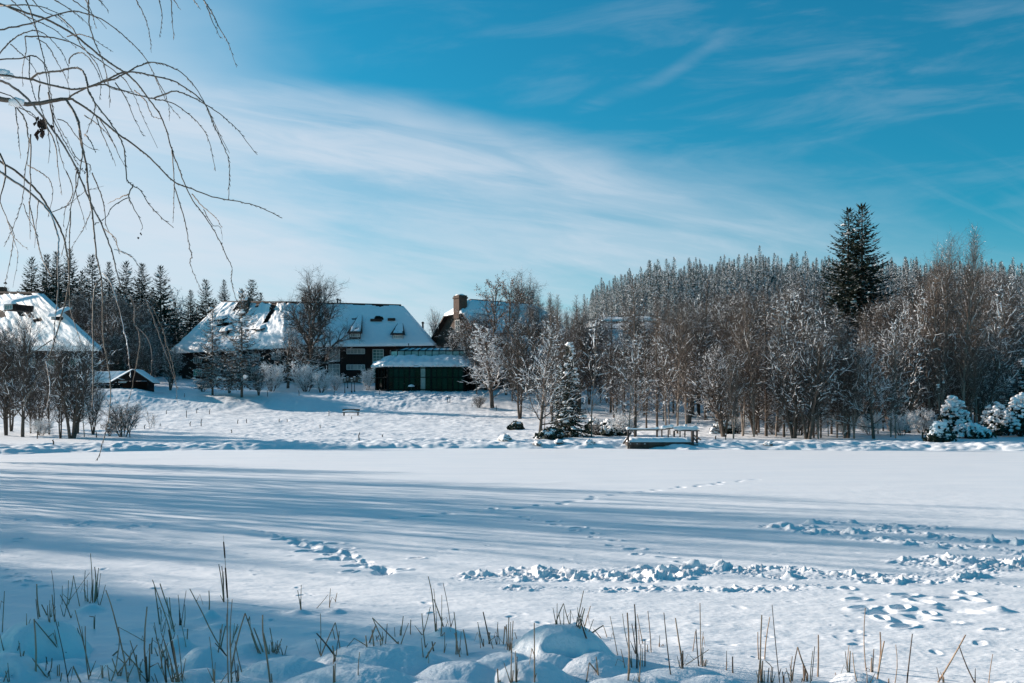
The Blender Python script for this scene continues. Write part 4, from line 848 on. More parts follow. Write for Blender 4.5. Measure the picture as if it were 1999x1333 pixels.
# ---- generic house: local x along the ridge
def house(name, label, loc, rz_, Ln, Wd, eave, ridge, hip0=0.0, hip1=0.0, over=.8, wallm='shingle', snow=.35, base=1.5, hip_low=None, amp=.06, wins=(), holes=None, wdark=None):
    ro = empty(name, loc, rz_); tag(ro, label, 'house' if 'shed' not in name else 'shed'); b = MB(); y2 = Wd/2
    # gable walls rise to the ridge unless hipped
    pl = [(0, 0), (Ln, 0), (Ln, Wd), (0, Wd)]
    b.prism([(x, y, eave) for x, y in pl], [(x, y, -base) for x, y in pl])
    for x0, hp in ((0, hip0), (Ln, hip1)):
        if hp < 1:                                     # (half-)gable triangle, clipped by the half hip
            zc = ridge-(ridge-eave)*hp*.999-.05; fy = (zc-eave)/(ridge-eave)*y2; t = .15 if x0 == 0 else -.15
            P = [(x0, .02, eave), (x0, fy, zc), (x0, Wd-fy, zc), (x0, Wd-.02, eave)]; P = [p for k, p in enumerate(P) if True]
            b.prism([(x+t, y, z) for x, y, z in P], P)
    part('wall', b, M[wallm], ro)
    k = (ridge-eave)/y2; ev = eave-over*k
    xa, xb = -over*(1 if hip0 < 1 else 1), Ln+over
    r0x = hip0*(y2*.9); r1x = Ln-hip1*(y2*.9)
    if hip0 == 0: r0x = xa
    if hip1 == 0: r1x = xb
    b = MB(); s = MB(); z0 = (0, 0, 0)
    def side(sg):
        ya = -over if sg < 0 else Wd+over; yr = y2
        # half hip: polygon eave0, eave1, (clip1), ridge1, ridge0, (clip0)
        P = [(xa, ya, ev), (xb, ya, ev)]
        def clip(x, h): z = ridge-(ridge-ev)*h; f = (z-ev)/(ridge-ev); return (x, ya+(yr-ya)*f, z)
        if 0 < hip1 < 1: P.append(clip(xb, hip1))
        P.append((r1x, yr, ridge)); P.append((r0x, yr, ridge))
        if 0 < hip0 < 1: P.append(clip(xa, hip0))
        P = [np.array(p, float) for p in P]; n = np.cross(P[1]-P[0], P[2]-P[0]); n /= np.linalg.norm(n); n = n if n[2] > 0 else -n
        b.prism(P, [p-n*.22 for p in P]); return P
    PA = side(-1); PB = side(1)
    for P, sg in ((PA, -1), (PB, 1)):
        n = len(P)
        if n == 4: snow_slab(s, P[0], P[1], P[2], P[3], 70, 34, snow, amp, .4, holes, 3+sg, .15)
        else:
            # split at the clip height
            iR1 = 2+(0 < hip1 < 1); R1, R0 = P[iR1], P[iR1+1]; hh = max(hip0 if hip0 < 1 else 0, hip1 if hip1 < 1 else 0)
            lerp = lambda a, c, f: a+(c-a)*f; f = 1-hh
            m0 = P[-1] if 0 < hip0 < 1 else lerp(P[0], R0, f); m1 = P[2] if 0 < hip1 < 1 else lerp(P[1], R1, f)
            snow_slab(s, P[0], P[1], m1, m0, 70, 26, snow, amp, .4, holes, 3+sg, .15); snow_slab(s, m0, m1, R1, R0, 70, 12, snow, amp, .4, holes, 5+sg, 0)
    for hp, xe, xr in ((hip0, xa, r0x), (hip1, xb, r1x)):
        if hp > 0:
            z = ridge-(ridge-ev)*min(1, hp); f = (z-ev)/(ridge-ev); ya = -over+(y2+over)*f; yb = Wd+over-(y2+over)*f
            P = [np.array(p, float) for p in ((xe, ya, z), (xe, yb, z), (xr, y2, ridge))]; n_ = np.cross(P[1]-P[0], P[2]-P[0]); n_ /= np.linalg.norm(n_); n_ = n_ if n_[2] > 0 else -n_
            b.prism(P, [p-n_*.22 for p in P]); snow_slab(s, P[0], P[1], P[2], P[2], 30, 24, snow, amp, .4, holes, 9, .15)
    b.bar((r0x, y2, ridge+.08), (r1x, y2, ridge+.08), .45, .3)
    rf = part('roof', b, M['tile'], ro); part('roof_snow', s, M['snow'], rf, smooth=True)
    return ro, rf
# chimney house in the centre
Yc = 178; c0 = PW(938, 700, Yc); g0 = gz(c0[0], Yc); ang = R(35)
ez = PW(938, 648, Yc)[2]-g0; rzg = PW(905, 584, 184)[2]-g0
ho, rf = house('shingled_house', 'brown shingled house with a half-hipped gable and brick chimney behind the trees', (c0[0], Yc, g0), ang, 19, 15, ez, rzg, .38, .38, 1.0, 'shingle', .35, amp=.05)
def lwin(ho, side, a, z, w, h, nx, ny, g='glass'):
    if side == 'gable': win(ho, None, (0, a+w, z), (0, -1, 0), w, h, nx, ny, M[g])
    else: win(ho, None, (a, 0, z), (1, 0, 0), w, h, nx, ny, M[g])
lwin(ho, 'gable', 6.6, ez+.6, 1.6, 2.0, 2, 2); lwin(ho, 'gable', 1.2, ez-3.2, 1.2, 2.0, 2, 2); lwin(ho, 'gable', 5.4, ez-3.4, 2.2, 1.8, 2, 2); lwin(ho, 'gable', 10, ez-3.4, 2.0, 1.8, 2, 2)
lwin(ho, 'front', 3, ez-2.4, 2.4, 1.4, 3, 1); lwin(ho, 'front', 9, ez-2.4, 2.4, 1.4, 3, 1)
c = MB(); ph = PW(889, 612, 184); w_ = 19/F*184
loc_ = lambda P: ((P[0]-c0[0])*math.cos(ang)+(P[1]-Yc)*math.sin(ang), -(P[0]-c0[0])*math.sin(ang)+(P[1]-Yc)*math.cos(ang), P[2]-g0)
q = loc_(PW(898.5, 577, 183)); c.box((q[0]-.85, q[1]-.95, rzg-3.6), (q[0]+.85, q[1]+.95, q[2])); c.box((q[0]-.98, q[1]-1.08, q[2]-.55), (q[0]+.98, q[1]+1.08, q[2]-.3)); cho = part('chimney', c, M['brick'], ho)
c = MB(); c.blob((q[0], q[1], q[2]+.03), 1, lump=.04, sq=(1.0, 1.1, .3)); part('snow_cap', c, M['csnow'], cho, smooth=True)
c = MB(); c.box((9.5, -1.2, ez-.9), (12.6, 2.5, ez+1.2)); do_ = part('dormer', c, M['plank'], ho); c = MB(); snow_slab(c, (9.2, -1.6, ez+1.25), (12.9, -1.6, ez+1.25), (12.9, 4.5, ez+3.2), (9.2, 4.5, ez+3.2), 20, 16, .3, .05, .8, None, 8, .1); part('dormer_snow', c, M['snow'], do_, smooth=True)
# left house (ridge runs away to the left of the picture)
Yh = 148; e1 = PW(197, 682, Yh); gh = gz(e1[0], Yh); rg_ = PW(76, 572, 154)[2]-gh; eg_ = e1[2]-gh
hl, rf = house('hipped_house', 'house at the left frame edge under a lit, thickly snowed hipped roof', (e1[0]-1.0, Yh-.3, gh), R(180-26), 30, -15, eg_+.7, rg_, 1.0, 0.0, 1.0, 'plank', .42, amp=.14) if False else (None, None)
def hipped_left():
    E1 = PW(197, 683, 166); E0 = PW(-160, 682, 186); R1 = PW(78, 573, 178); R0 = PW(-120, 570, 194)
    E1b = E1+np.array((-4.5, 12, 0)); E0b = E0+np.array((2, 15, 0)); g_ = gz(E1[0], 170); ro = empty('hipped_house', (E1[0], E1[1], g_)); of = ro.location.copy()
    tag(ro, 'house cut by the left frame edge under a lit, thickly snowed hipped roof', 'house')
    b = MB(); slab(b, [E0, E1, R1, R0]); slab(b, [E1, E1b, R1]); slab(b, [E1b, E0b, R0, R1]); slab(b, [E0b, E0, R0]); b.bar(R1+np.array((0, 0, .1)), R0+np.array((0, 0, .1)), .5, .35)
    rf = part('roof', b, M['tile'], ro, of); s = MB()
    hf = lambda U, V, x, y: ((V > .95+.05*fbm(x*.3, y*.3, 3)) & (U < .93)) | ((np.abs(V-.48-.5*(U-.80)) < .03) & (np.abs(U-.80) < .035)) | ((np.abs(V-.60) < .05) & (np.abs(U-.715) < .022)) | ((np.abs(V-.58) < .06) & (np.abs(U-.775) < .02))
    snow_slab(s, E0, E1, R1, R0, 150, 60, .5, .16, .4, hf, 21, .3); snow_slab(s, E1, E1b, R1, R1, 30, 30, .4, .06, .4, None, 22, .2); snow_slab(s, E1b, E0b, R0, R1, 30, 20, .4, .06, .4, None, 23, .2)
    part('roof_snow', s, M['snow'], rf, of, True)
    d = (E1-E0); d[2] = 0; d /= np.linalg.norm(d); n = np.array((-d[1], d[0], 0)); n = n if n[1] > 0 else -n
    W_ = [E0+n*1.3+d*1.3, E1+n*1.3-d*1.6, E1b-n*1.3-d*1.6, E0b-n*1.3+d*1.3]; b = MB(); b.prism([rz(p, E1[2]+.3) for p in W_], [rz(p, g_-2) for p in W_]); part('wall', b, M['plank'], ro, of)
    for f in (.60, .72, .84): win(ro, of, rz(W_[0]+(W_[1]-W_[0])*f, E1[2]-2.4), d, 2.0, 1.2, 3, 1, M['glass'])
    for px, py, w, h in ((8, 606, 26, 12), (100, 624, 13, 6)):     # dormers
        P0 = PW(px, py, 171.3); z = np.array((0, 0, 1.)); wd = w/F*171.3; hh = h/F*171.3; T0 = P0+z*hh; m_ = MB(); run = 4.0 if px < 50 else 2.0
        m_.prism([T0, T0+d*wd, T0+d*wd+n*run, T0+n*run], [P0, P0+d*wd, P0+d*wd+n*run, P0+n*run]); o_ = part('dormer', m_, M['plank'], ro, of)
        s_ = MB(); snow_slab(s_, T0-d*.4-n*.4, T0+d*(wd+.4)-n*.4, T0+d*(wd+.4)+n*(run+1)+z*1.6, T0-d*.4+n*(run+1)+z*1.6, 20, 16, .45, .06, .8, None, px, .15); part('dormer_snow', s_, M['snow'], o_, of, True)
        win(o_, of, P0+d*.2+z*.15, d, wd-.4, hh*.7, 3, 1, M['glass'], depth=.05)
    c = MB(); Pc = PW(5, 566, 188.5); c.box((Pc[0]-.8, 187, Pc[2]-3), (Pc[0]+.8, 188.6, Pc[2]+.4)); part('chimney', c, M['brick'], ro, of)
hipped_left()
# far houses in the wood
Yf = 176; q = PW(1122, 684, Yf); gf = gz(q[0], Yf)
house('far_house', 'house half hidden in the wood, only its plain blue-shaded snow roof showing', (q[0], Yf, gf), R(3), 10.5, 12, q[2]-gf+.6, PW(1122, 643, 182)[2]-gf, 0, 0, .8, 'plank', .3)
Yf = 205; q = PW(1160, 650, Yf); gf = gz(q[0], Yf)
fh, _ = house('far_house', 'dark house higher up behind, its upper storey showing above the blue-shaded roof', (q[0], Yf, gf), R(-14), 11, 13, q[2]-gf+.5, PW(1180, 620, 212)[2]-gf, .3, .3, .8, 'plank', .3, holes=lambda U, V, x, y: (V > .72+.1*fbm(x*.3, y*.3, 2)))
Yf = 165; q = PW(1030, 700, Yf); gf = gz(q[0], Yf)
house('low_annex', 'low annex roof sloping under snow behind the big snow-lined shore tree', (q[0]-1, Yf, gf), R(38), 14, 9, q[2]-gf, q[2]-gf+4.2, 0, 0, .7, 'shingle', .3)
# ---- shed
Ys = 157; q = PW(295, 757, Ys); gs = gz(q[0], Ys)-.1
SL = 11.0; SW_ = 5.8; p0 = PW(222, 757, Ys-1)
ro = empty('shed', (p0[0], p0[1], gs)); tag(ro, 'low open-fronted wooden shed with snowy roof behind the shore trees', 'shed'); of = ro.location.copy()
gx0, gx1 = PW(222, 0, Ys)[0], PW(292, 0, Ys)[0]; ze = PW(0, 743, Ys)[2]; zr = PW(0, 721, Ys)[2]; xm = PW(261, 0, Ys)[0]
b = MB(); b.prism([(gx0+.3, Ys+.4, ze), (xm, Ys+.4, zr-.3), (gx1-.3, Ys+.4, ze)], [(gx0+.3, Ys+.55, ze), (xm, Ys+.55, zr-.3), (gx1-.3, Ys+.55, ze)])
b.box((gx0+.3, Ys+.4, gs-1), (gx0+.5, Ys+.55, ze)); b.box((gx1-.5, Ys+.4, gs-1), (gx1-.3, Ys+.55, ze)); b.box((xm-.6, Ys+.41, gs-1), (xm-.4, Ys+.54, ze)); b.box((gx0+.3, Ys+2.75, gs-1), (gx1-.3, Ys+2.9, ze)); b.box((gx1-.42, Ys+.56, gs-1), (gx1-.3, Ys+2.74, ze)); b.box((gx0+.51, Ys+.42, gs-1), (gx1-.51, Ys+.53, gs+.55))
xl = PW(158, 0, Ys)[0]; b.box((xl, Ys+1.6, gs-1), (gx0+.29, Ys+1.72, gs+1.2)); b.box((xl, Ys+1.58, ze-.5), (gx0+.29, Ys+1.72, ze-.1)); part('wall', b, M['plank'], ro, of)
for x in np.linspace(xl, gx0, 6): c = MB(); c.box((x-.08, Ys+1.5, gs-1), (x+.08, Ys+1.68, ze)); part('post', c, M['wood'], ro, of)
b = MB(); o1 = .5
A0 = (gx0-.6, Ys-.3, ze-.35); A1 = (xm, Ys-.3, zr); A2 = (gx1+.6, Ys-.3, ze-.3); up = np.array((0, 3.2, 0)); A0, A1, A2 = map(np.array, (A0, A1, A2))
slab(b, [A0, A1, A1+up, A0+up], .15); slab(b, [A1, A2, A2+up, A1+up], .15); L0 = np.array((xl-.4, Ys+.9, ze-.25)); L1 = np.array((gx0+1.6, Ys+.9, ze-.25)); L2 = np.array((gx0+2.6, Ys+4, zr-.2)); L3 = np.array((xl-.4, Ys+4, zr-.2)); slab(b, [L0, L1, L2, L3], .12)
rf = part('roof', b, M['tile'], ro, of); s = MB()
snow_slab(s, A1, A0, A0+up, A1+up, 30, 24, .22, .03, .6, None, 31, 0); snow_slab(s, A0, A0+up, A1+up, A1, 30, 20, .3, .03, .6, None, 31, .05); snow_slab(s, A2+up, A2, A1, A1+up, 30, 20, .3, .03, .6, None, 32, .05); snow_slab(s, L0, L1, L2, L3, 60, 24, .35, .04, .6, None, 33, .08)
part('roof_snow', s, M['snow'], rf, of, True)
b = MB(); b.box((xm+.2, Ys+1.5, gs+.5), (xm+2.4, Ys+2.6, gs+1.8)); 
# ---- glass pavilion
Yp = 164.0; gp = gz(PW(820, 0, Yp)[0], Yp)-.1; X = lambda px, Y=Yp: (px-CX)/F*Y; Z = lambda py, Y=Yp: HC+(HY-py)/F*Y
ro = empty('glass_pavilion', (X(830), Yp, gp)); of = ro.location.copy(); tag(ro, 'dark green glazed garden pavilion with snowy roof ring and glass lantern', 'pavilion')
fp = [(X(757), Yp), (X(905), Yp), (X(930), Yp+2.4), (X(932), Yp+9), (X(900), Yp+12), (X(770), Yp+12), (X(731), Yp+8.5), (X(729), Yp+3.0)]
ztop = Z(713); zbot = gp-.5
gl = MB(); gl.prism([(x, y, ztop) for x, y in fp], [(x, y, zbot) for x, y in fp]); 
cen = np.array((X(830), Yp+6))
inner = MB(); inner.prism([(cen[0]+(x-cen[0])*.88, cen[1]+(y-cen[1])*.88, ztop-.05) for x, y in fp], [(cen[0]+(x-cen[0])*.88, cen[1]+(y-cen[1])*.88, zbot) for x, y in fp])
part('interior_wall', inner, M['plank'], ro, of)
for k in range(8):
    a = np.array((*fp[k], 0.)); c = np.array((*fp[(k+1) % 8], 0.)); d = c-a; Ld = np.linalg.norm(d); d /= Ld; on = np.array((d[1], -d[0], 0)); n = max(2, int(Ld/.85)); fr = MB()
    for j in range(n+1):
        p = a+d*Ld*j/n; w = .22 if j in (0, n) or j % 4 == 0 else .09; fr.bar(rz(p+on*.02, zbot), rz(p+on*.02, ztop), w, .16, up=on)
    for z_ in (gp+.35, gp+2.3, ztop-.45, ztop-.08): fr.bar(rz(a+on*.025, z_), rz(c+on*.025, z_), .12, .14 if z_ < ztop-.2 else .3, up=(0, 0, 1))
    wl = part('glazed_wall', fr, M['green'], ro, of)
    for j in range(n):
        p = a-on*.12+d*Ld*(j+.04)/n; q_ = a-on*.12+d*Ld*(j+.96)/n+on*rnd.uniform(-.03, .03); tl_ = rnd.uniform(-.05, .06); g = MB(); g.add([rz(p, zbot), rz(q_, zbot), rz(q_+on*tl_, ztop-.1), rz(p+on*tl_, ztop-.1), rz(p-on*.03, zbot), rz(q_-on*.03, zbot), rz(q_+on*(tl_-.03), ztop-.1), rz(p+on*(tl_-.03), ztop-.1)], [(0, 1, 2, 3), (5, 4, 7, 6), (4, 0, 3, 7), (1, 5, 6, 2), (3, 2, 6, 7)])
        part('pane', g, M['gglass'] if not (k == 0 and j == n//2-1) else M['sglass'], wl, of)
# lower roof ring + snow
LX0, LX1, LY0, LY1 = X(776, Yp+4), X(911, Yp+4), Yp+4, Yp+8; zl0 = Z(697, Yp+4); eav = [(cen[0]+(x-cen[0])*1.07, cen[1]+(y-cen[1])*1.09) for x, y in fp]
inn = [(LX0, LY0), (LX1, LY0), (LX1+1.2, LY0+.9), (LX1+1.2, LY1-.9), (LX1, LY1), (LX0, LY1), (LX0-1.2, LY1-.9), (LX0-1.2, LY0+.9)]
b = MB(); s = MB()
for k in range(8):
    k2 = (k+1) % 8; P = [np.array((*eav[k], ztop-.05)), np.array((*eav[k2], ztop-.05)), np.array((*inn[k2], zl0)), np.array((*inn[k], zl0))]
    slab(b, P, .12); Lk = np.linalg.norm(P[1]-P[0]); snow_slab(s, *P, max(12, int(Lk*5)), 24, .45, .30, .9, None, 40+k, .34)
    for j in range(int(Lk*1.1)): 
        p = P[0]+(P[1]-P[0])*rnd.random(); s.blob(p+np.array((0, 0, .02)), rnd.uniform(.15, .36), lump=.3, sq=(1.5, .9, .8))
rf = part('roof', b, M['green'], ro, of); part('roof_snow', s, M['snow'], rf, of, True)
# lantern
zl1 = Z(684.5, Yp+4); zl2 = Z(678.5, Yp+6); lat = inn; n_l = 10; fr = MB()
lan = MB()
for k in range(8):
    a = np.array((*lat[k], 0.)); c = np.array((*lat[(k+1) % 8], 0.)); d = c-a; Ld = np.linalg.norm(d); d /= Ld; on = np.array((d[1], -d[0], 0)); n = 10 if k in (0, 4) else (1 if k % 2 else 2)
    for j in range(n+1): p = a+d*Ld*j/n; fr.bar(rz(p+on*.01, zl0-.1), rz(p+on*.01, zl1), .10, .10, up=on)
    fr.bar(rz(a, zl1), rz(c, zl1), .14, .16); fr.bar(rz(a, zl0+.02), rz(c, zl0+.02), .14, .16)
    for j in range(n): 
        p = a+d*Ld*(j+.05)/n; q_ = a+d*Ld*(j+.95)/n; lan.add([rz(p, zl0), rz(q_, zl0), rz(q_, zl1), rz(p, zl1), rz(p-on*.03, zl0), rz(q_-on*.03, zl0), rz(q_-on*.03, zl1), rz(p-on*.03, zl1)], [(0, 1, 2, 3), (5, 4, 7, 6)])
rA, rB = np.array((LX0+1.2, (LY0+LY1)/2, zl2)), np.array((LX1-.6, (LY0+LY1)/2, zl2))
fr.bar(rA, rB, .12, .12)
tops = [rz(np.array((*p, 0)), zl1+.05) for p in lat]; ridgep = [rA, rB, rB, rB, rB, rA, rA, rA]; gro = MB()
for k in range(8):
    k2 = (k+1) % 8; a, c, r2, r1 = tops[k], tops[k2], ridgep[k2], ridgep[k]; n = 10 if k in (0, 4) else 1
    for j in range(n+1):
        f = j/n; fr.bar(a+(c-a)*f+np.array((0, 0, .03)), r1+(r2-r1)*f+np.array((0, 0, .03)), .09, .09)
    if np.allclose(r1, r2): gro.add([a, c, r1], None, [(0, 1, 2)])
    else: gro.add([a, c, r2, r1], [(0, 1, 2, 3)])
lo = part('lantern', fr, M['green'], ro, of); part('lantern_glass', lan, M['sglass'], lo, of); part('lantern_roof_glass', gro, M['sglass'], lo, of)
c = MB(); c.bar((X(794, Yp+6), Yp+9, zl2-1), (X(794, Yp+6), Yp+9, Z(668, Yp+6)), .09, .09); c.blob((X(794, Yp+6), Yp+9, Z(669, Yp+6)), .14); part('finial', c, M['iron'], ro, of)
# ---- garden lamps
for i, (px, pb, pt, Y, lb) in enumerate([(673, 765, 737, 160, 'leftmost black garden lamp, on the snow before the dark wall'), (678.5, 758, 735, 169, 'shortest black garden lamp, standing furthest back of the four'), (686.5, 765, 738, 160.5, 'black garden lamp third from the left before the dark wall'), (692, 764.5, 735, 161, 'tall black garden lamp nearest the pavilion, rightmost of the four')]):
    g_ = gz(X(px, Y), Y); zt_ = Z(pt, Y); h = zt_-g_; ro = empty('garden_lamp', (X(px, Y), Y, g_)); tag(ro, lb, 'street lamp', 'garden lamps')
    c = MB(); c.tube([(0, 0, -.3), (0, 0, .2), (0, 0, .25), (0, 0, h-.75)], [.11, .11, .06, .05], 8, cap=True); part('post', c, M['iron'], ro)
    c = MB(); c.tube([(0, 0, h-.75), (0, 0, h-.70), (0, 0, h-.66)], [.05, .15, .15], 6, cap=True); c.tube([(0, 0, h-.25), (0, 0, h-.2), (0, 0, h-.02)], [.24, .22, .02], 6, cap=True)
    for a in range(6): c.bar((math.cos(a*1.047)*.14, math.sin(a*1.047)*.14, h-.66), (math.cos(a*1.047)*.21, math.sin(a*1.047)*.21, h-.25), .025, .025)
    lh = part('lamp_head', c, M['iron'], ro); c = MB(); c.tube([(0, 0, h-.65), (0, 0, h-.26)], [.12, .19], 6, cap=True); part('lamp_glass', c, M['lampglass'], lh)
    c = MB(); c.blob((0, 0, h-.05), .2, lump=.05, sq=(1, 1, .5)); part('snow_cap', c, M['csnow'], ro, smooth=True)
# ---- bird table with a cushion of snow, sign boards and stakes
def at_px(px, py): p = hit(px, py); return p, p.y/F
p, s_ = at_px(803, 765); ro = empty('bird_table', p); tag(ro, 'small post table carrying a round cushion of snow before the pavilion', 'bird table')
c = MB(); c.tube([(0, 0, -.3), (0, 0, .75)], [.06, .06], 6); part('post', c, M['wood'], ro); c = MB(); c.box((-.35, -.35, .75), (.35, .35, .80)); part('table_top', c, M['wood'], ro)
c = MB(); c.tube([(0, 0, .8), (0, 0, .83), (0, 0, 1.0), (0, 0, 1.15), (0, 0, 1.2)], [.3, .52, .5, .28, .03], 14, cap=True); part('snow_cap', c, M['csnow'], ro, smooth=True)
for (px, py, w, h, lb) in [(899.5, 757, 6, 9, 'thin T-shaped wooden post right of the pavilion'), (876, 784, 7, 8, 'small two-legged sign under snow on the bank')]:
    p, s_ = at_px(px, py+2); ro = empty('sign_board', p); tag(ro, lb, 'sign'); h_ = h*s_*1.3; w_ = w*s_; 
    for x in ((-w_/3, w_/3) if '2' in str(h*2) or h == 8 else (0,)): c = MB(); c.box((x-.04, -.04, -.3), (x+.04, .04, h_)); part('post', c, M['wood'], ro)
    c = MB(); c.box((-w_/2, -.06, h_-.02), (w_/2, -.045, h_+.12)); part('board', c, M['wood'], ro); c = MB(); c.blob((0, 0, h_+.16), 1, lump=.08, sq=(w_*.55, .14, .12)); part('snow_cap', c, M['csnow'], ro, smooth=True)
# bench on the meadow
p, s_ = at_px(685, 811); ro = empty('bench', p); tag(ro, 'low wooden bench half buried on the snowy meadow', 'bench'); w_ = 34*s_/2
c = MB(); c.box((-w_, -.25, .38), (w_, .2, .46)); part('seat', c, M['wood'], ro); c = MB(); c.box((-w_, .25, .62), (w_, .3, .86)); part('backrest', c, M['wood'], ro)
for x in (-w_*.8, w_*.8):
    c = MB(); c.box((x-.05, -.2, -.3), (x+.05, -.1, .375)); c.box((x-.05, .31, -.3), (x+.05, .40, .8)); part('leg', c, M['wood'], ro)
c = MB(); c.tube([(-w_*.97, -.02, .5), (-w_*.5, -.02, .56), (w_*.3, -.02, .56), (w_*.97, -.02, .5)], [.05, .15, .15, .05], 7); part('snow_cover', c, M['csnow'], ro, smooth=True)
stakes = [(189, 854, 12), (197, 836, 8), (200, 838, 9), (254, 853, 13), (265, 836, 6), (283, 837, 8), (325, 809, 8), (364, 815, 14), (384, 807, 10), (409, 809, 10), (372, 832, 9), (393, 832, 14), (464, 827, 8), (481, 826, 8), (313, 832, 5), (545, 824, 6), (560, 824, 6),
          (522, 774, 12), (584, 773, 10), (652, 773, 9), (741, 772, 9), (360, 776, 8), (72, 856, 16), (104, 868, 9), (702, 860, 16), (747, 853, 5), (642, 812, 10), (686, 818, 5), (969, 803, 10), (921, 795, 6), (1180, 838, 9), (1535, 842, 6), (1478, 850, 9), (1417, 858, 10), (1398, 858, 8), (452, 845, 6), (625, 836, 7)]
pr_ = None
place_words = lambda px: ['far left', 'left', 'centre left', 'centre', 'centre right', 'right', 'far right'][min(6, int(px/286))]
for i, (px, py, h) in enumerate(sorted(stakes)):
    p, s_ = at_px(px, py); hh = h*s_; c = MB(); r = .045; c.tube([(0, 0, -.4), (rnd.gauss(0, .03), 0, hh*.6), (rnd.gauss(0, .06), 0, hh)], [r, r, r*.9], 6, cap=True); c.blob((0, 0, hh+.02), .07, lump=.1, sq=(1, 1, .6), m=1)
    o = link('wooden_stake', c.mesh('wooden_stake', [M['deckwood'], M['csnow']]), loc=p)
    tag(o, 'thin wooden stake stuck in the snow, number %s of those counted from the left' % ORD[i] if False else '%s wooden stake from the left, stuck upright in the snowy meadow' % ORD[i], 'stake', 'wooden stakes in the meadow')
# ---- jetty
Yj = 75.6; jx = lambda px: (px-CX)/F*Yj; jz = lambda py: HC+(HY-py)/F*Yj
ro = empty('jetty', (jx(1293), Yj, 0)); of = ro.location.copy(); tag(ro, 'small wooden jetty with railings, its deck under thick snow', 'jetty')
x0, x1 = jx(1226.5), jx(1353); zd = jz(863)
c = MB(); 
for i in range(int((x1-x0)/.15)): c.box((x0+i*.15, Yj, zd-.05), (x0+i*.15+.14, Yj+3.2, zd)); 
part('deck_boards', c, M['deckwood'], ro, of); c = MB(); c.box((x0-.02, Yj-.07, zd-.24), (x1+.02, Yj-.002, zd-.01)); c.box((x0+.1, Yj+.05, -.3), (x1-.1, Yj+.2, zd-.052)); c.box((x0-.07, Yj-.002, zd-.24), (x0-.022, Yj+3.2, zd-.01)); part('fascia', c, M['deckwood'], ro, of)
c = MB()
for x in (x0+.12, x0+.62, x0+1.15): c.box((x, Yj-.075, zd-.15), (x+.12 if x > x0+1 else x+.05, Yj-.072, zd-.10))
part('metal_plate', c, M['white'], ro, of)
s = MB(); nn = 60; 
sx = np.linspace(x0+.02, x1-.12, nn); sy = np.linspace(Yj+.0, Yj+3.1, 14); SX, SY = np.meshgrid(sx, sy); e = np.minimum(np.minimum(SX-sx[0], sx[-1]-SX), np.minimum(SY-sy[0], sy[-1]-SY)); hz_ = .30*np.clip(e/.22, 0, 1)**.45+.05*fbm(SX*2, SY*2, 3)+.004; hz_[e < .001] = .004
s.add(np.stack([SX, SY-.05*(1-np.clip(e/.1, 0, 1)), zd+hz_], -1).reshape(-1, 3), [(i*nn+j, i*nn+j+1, (i+1)*nn+j+1, (i+1)*nn+j) for i in range(13) for j in range(nn-1)]); part('snow_cover', s, M['csnow'], ro, of, True)
Yb = Yj+3.3; bx = lambda px: (px-CX)/F*Yb; bz = lambda py: HC+(HY-py)/F*Yb
for px in (1226.5, 1239.5, 1282.5, 1292, 1304.5, 1316, 1327.5, 1337, 1350, 1360.5):
    c = MB(); w = .13 if px in (1226.5, 1282.5, 1316, 1360.5) else .09; Yq = Yj+.1 if px == 1226.5 else (Yj+1.6 if px == 1360.5 else Yb); k = (px-CX)/F*Yq
    c.box((k-w/2, Yq-w/2, -.2), (k+w/2, Yq+w/2, HC+(HY-(838.5 if px < 1310 else 840.5))/F*Yq)); part('rail_post', c, M['deckwood'], ro, of)
k = jx(1352.5); c = MB(); c.box((k-.08, Yj-.1, -.1), (k+.08, Yj+.06, jz(840))); part('rail_post', c, M['deckwood'], ro, of)
ra = np.array((jx(1226), Yj+.1, jz(839.5))); rb = np.array((bx(1290), Yb, bz(839))); rc_ = np.array((bx(1315), Yb, bz(835.5))); rd = np.array((bx(1317), Yb, bz(840.5))); re = np.array((bx(1362), Yb-.5, bz(840.5))); rf_ = np.array((jx(1354), Yj, jz(841)))
for i, (a, d) in enumerate(((ra, rb), (rb, rc_), (rd, re), (re, rf_))): c = MB(); c.bar(a, d, .10, .09); part('handrail', c, M['wood'] if i < 2 else M['deckwood'], ro, of)
for a, d in ((np.array((jx(1226), Yj, jz(853))), np.array((jx(1216), Yj-.3, jz(866)))), (np.array((jx(1353), Yj, jz(853))), np.array((jx(1362), Yj-.1, jz(865)))), (np.array((jx(1346), Yj, jz(868.5))), np.array((jx(1363), Yj, jz(868.5)))), (np.array((jx(1360.5), Yj+1.4, jz(850))), np.array((jx(1372), Yj+.8, jz(859))))): c = MB(); c.bar(a, d, .09, .09); part('brace', c, M['deckwood'], ro, of)
s = MB()
for (a, d, t) in ((ra, rb, .05), (rb*.55+ra*.45*1, rb, .001), (rb, rc_, .14), (rd, re, .17)):
    n = 14; T = np.linspace(0, 1, n)[:, None]; P = a*(1-T)+d*T+np.array((0, 0, .05+t*.8)); s.tube(P, np.clip(np.sin(T[:, 0]*math.pi)*3, .15, 1)*t*(1+.2*np.sin(T[:, 0]*9)), 7)
s.blob(ra+np.array((0, 0, .12)), .15, sq=(1, 1, .8)); s.blob(rb+np.array((-.3, 0, .14)), .17); s.blob(np.array((bx(1338), Yb, bz(830))), .14); s.blob(np.array((bx(1318), Yb, bz(836))), .2)
part('rail_snow', s, M['csnow'], ro, of, True)
